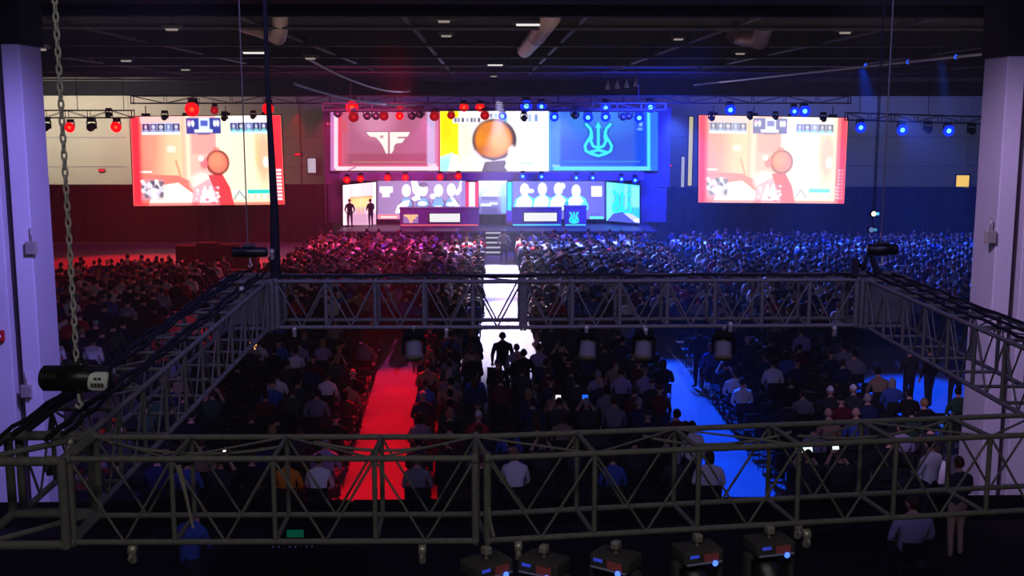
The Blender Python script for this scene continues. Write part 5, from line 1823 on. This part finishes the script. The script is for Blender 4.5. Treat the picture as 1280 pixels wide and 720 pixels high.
def crew_table(x, y, w, label):
    r = empty('crew_table', (x, y, DZ), label, 'table')
    b = MB(); b.rbox((0, 0, .73), (w, .75, .04), .01); b.build('table_top', M['black'], r)
    for sx in (-1, 1):
        for sy in (-1, 1):
            b = MB(); b.tube((sx * (w / 2 - .08), sy * .3, .71), (sx * (w / 2 - .06), sy * .32, 0), .018, 6); b.build('leg', M['truss_far'], r)
    return r
pc = at(366, 705, 16.4)
crew_table(pc.x, 16.6, 2.2, 'black crew table under the lit green console')
r = empty('lighting_console', (pc.x, 16.5, DZ + .75), 'lighting console with green glowing screen on the crew table', 'console')
b = MB(); b.rbox((0, 0, .05), (.9, .5, .1), .02); b.rbox((0, .22, .2), (.9, .06, .3), .02); b.build('body', M['black'], r)
b = MB(); b.box((.0, .18, .22), (.26, .01, .12), 0); b.build('screen', emit('green_console_screen', (10, 120, 92), .25), r)
for k in range(10):
    b = MB(); b.rbox((-.38 + k * .085, -.08, .11), (.03, .05, .025), .006); b.build('fader', M['redcan'] if k % 3 == 0 else M['lightblue'], r)
pc2 = at(1095, 706, 16.2)
crew_table(pc2.x, 17.9, 2.0, 'black crew table behind the pale pink shirt person')
p = at(1126, 665, 17.0)
add_person(VMESH[5], (p.x, 16.6, DZ), .1, 'lilac', 'short', 'brown', 'person in a pale pink shirt sitting at the crew table under the near truss', None, 1.05, 1.15)
o = copy_tree(chair_full); o.location = (p.x, 16.6, DZ); tag(o, 'black chair under the person in pale pink shirt on the crew platform', 'chair', 'crew chairs')
stand_at(1218, 704, 'khaki', 'charcoal', 'short', 'brown', 'crew person in khaki trousers standing on the black platform', z=DZ, rz=.2)
p = at(218, 715, 15.6)
stand_at(218, 800, 'bent', 'blue', 'short', 'black', 'crew person in blue shirt leaning at the table beneath the near truss', z=DZ, y=15.6, rz=-.3)
stand_at(1180, 690, 'front', 'white', 'short', 'black', 'crew person in white shirt behind the khaki one, by the barrier', z=DZ, rz=.5, y=18.9)

for k, (px, w_, h_) in enumerate(((234, .98, 1.15), (260, 1.0, 1.3), (286, .98, 1.2), (311, .96, 1.0))):
    q = at(px, 318, 58.5)
    r = empty('road_case', (q.x, 58.5, 0), 'black road case on the red-lit floor behind the seated crowd, %s of four' % ORD[k + 1], 'road case', 'black road cases by the drape')
    b = MB(); b.rbox((0, 0, .1 + h_ / 2), (w_, .8, h_), .03); b.build('body', M['black'], r)
    b = MB(); b.rbox((0, 0, .1 + h_ + .04), (w_ + .02, .82, .08), .02); b.build('lid', M['black'], r)
    for sx in (-1, 1):
        for sy in (-1, 1):
            b = MB(); b.lathe([(.06, -.02), (.06, .02)], (sx * (w_ / 2 - .1), sy * .3, .06), (1, 0, 0), 10); b.build('castor_wheel', M['truss_far'], r)

# low lilac-lit barrier at the blue side
p = at(1258, 512, 24.0)
r = empty('covered_table', (p.x, 24.0, 0), 'table under a pale cloth beside the blue-side pillar', 'table')
b = MB(); b.rbox((0, 0, .42), (1.7, .8, .82), .03)
for k in range(9):
    b.box((-.8 + .2 * k, -.41, .4), (.05, .03, .78))
b.build('cloth', M['white'], r)

# ------------------------------------------------------------------ light
def spot(name, loc, target, rgb, watts, size, blend=.4, radius=.15):
    l = bpy.data.lights.new(name, 'SPOT')
    l.color = lin(rgb); l.energy = watts; l.spot_size = math.radians(size); l.spot_blend = blend; l.shadow_soft_size = radius
    o = bpy.data.objects.new(name, l); COL.objects.link(o)
    o.location = loc
    d = Vector(target) - Vector(loc)
    o.rotation_euler = d.to_track_quat('-Z', 'Y').to_euler()
    return o
def area(name, loc, target, rgb, watts, sx, sy):
    l = bpy.data.lights.new(name, 'AREA')
    l.color = lin(rgb); l.energy = watts; l.shape = 'RECTANGLE'; l.size = sx; l.size_y = sy
    o = bpy.data.objects.new(name, l); COL.objects.link(o)
    o.location = loc
    o.rotation_euler = (Vector(target) - Vector(loc)).to_track_quat('-Z', 'Y').to_euler()
    return o
RED, BLUE, WHT = (255, 0, 22), (0, 70, 255), (222, 212, 255)
# aisle beams
for yy in (22.6, 25.4, 28.2, 31.0, 33.6):
    spot('red_aisle_beam', ((red_l(yy) + red_r(yy)) / 2, yy + 6, 10.4), ((red_l(yy) + red_r(yy)) / 2, yy, 0), RED, 15500, 13.5, .35, .4)
    yb = yy + 1.2
    spot('blue_aisle_beam', ((blue_l(yb) + blue_r(yb)) / 2, yb + 6, 10.4), ((blue_l(yb) + blue_r(yb)) / 2, yb, 0), BLUE, 28000, 13.5, .35, .4)
spot('white_aisle_beam', (.6, 66, 8.3), (.66, 56.5, 0), WHT, 46000, 34, .5)
spot('white_aisle_beam', (.65, 64.2, 9.0), (.72, 43, 0), WHT, 60000, 15, .6)
spot('blue_floor_beam', (14.5, 44, 10.0), (12.6, 31.0, 0), BLUE, 34000, 16, .6)
spot('blue_floor_beam', (16.0, 40, 10.0), (12.9, 28.0, 0), (30, 110, 255), 24000, 9, .5)
spot('red_floor_beam', (-20, 66, 8.2), (-19.5, 58.5, 0), RED, 9000, 90, .6)
spot('red_floor_beam', (-11, 66, 8.2), (-11.2, 59, 0), RED, 9000, 60, .6)
# washes from the stage trusses over the audience
for x, c, w in ((-17, (255, 20, 40), 12000), (-9, (255, 60, 110), 14000), (-3.5, (235, 66, 170), 28000), (4, (110, 130, 255), 46000), (10.5, (60, 95, 255), 50000), (17.5, (40, 85, 255), 44000), (24, (40, 85, 255), 26000)):
    spot('audience_wash', (x, 65.5, 8.1), (x * 1.08, 54.5, 0), c, w, 50 if x < 3 else 59, .8, .3)
# stage front light
area('stage_wash_red', (-7, 63, 8.4), (-7, 71, 3.5), (225, 70, 140), 1300, 5, .6)
area('stage_wash_blue', (9, 63, 8.4), (9, 71, 3.5), (40, 60, 255), 5200, 5, .6)
# house light at the camera end, very dim
area('house_light_dim', (1, 9, 10.9), (1, 30, 0), (156, 140, 250), 520, 14, 3)
area('truss_fill', (0, .5, 10.9), (0, 7.5, 5.4), (248, 244, 240), 135, 8, 1)  # added fill to brighten the near truss, no known lamp here
# added upward fill standing in for bounced light on the roof steel
area('roof_fill', (0, 30, 8.8), (0, 36, 12), (230, 215, 225), 190, 34, 3)
area('roof_fill', (0, 58, 9.0), (0, 56, 12), (170, 165, 240), 460, 40, 3)
# wall light; the pillar spots are added fill without fixtures
area('wall_light_cream', (-31, 79, 9.3), (-31, 86, 5.5), (255, 240, 222), 900, 14, .6)
area('wall_light_blue', (26, 79, 9.3), (27, 86, 5.5), (120, 135, 210), 300, 20, .6)
spot('pillar_fill', (-3.0, 14, 10.6), (-9.6, 21, 4.6), (150, 130, 255), 5200, 50, .8, .4)
spot('pillar_fill', (4.2, 14, 10.6), (10.6, 21, 4.6), (205, 172, 245), 3000, 50, .8, .4)

w = bpy.data.worlds.new('hall_air')
scene.world = w
w.use_nodes = True
w.node_tree.nodes['Background'].inputs['Color'].default_value = (*lin((120, 116, 150)), 1)
w.node_tree.nodes['Background'].inputs['Strength'].default_value = .004
haze = w.node_tree.nodes.new('ShaderNodeVolumeScatter')
haze.inputs['Density'].default_value = .00145
haze.inputs['Anisotropy'].default_value = .45
haze.inputs['Color'].default_value = (.9, .9, .95, 1)
w.node_tree.links.new(haze.outputs[0], w.node_tree.nodes['World Output'].inputs['Volume'])

scene.view_settings.view_transform = 'Standard'
scene.view_settings.look = 'None'
scene.view_settings.gamma = 1
scene.view_settings.exposure = 0
scene.view_settings.use_curve_mapping = False
scene.cycles.use_denoising = True
scene.cycles.max_bounces = 5
scene.cycles.volume_bounces = 0
scene.cycles.sample_clamp_indirect = 4
scene.cycles.use_adaptive_sampling = True
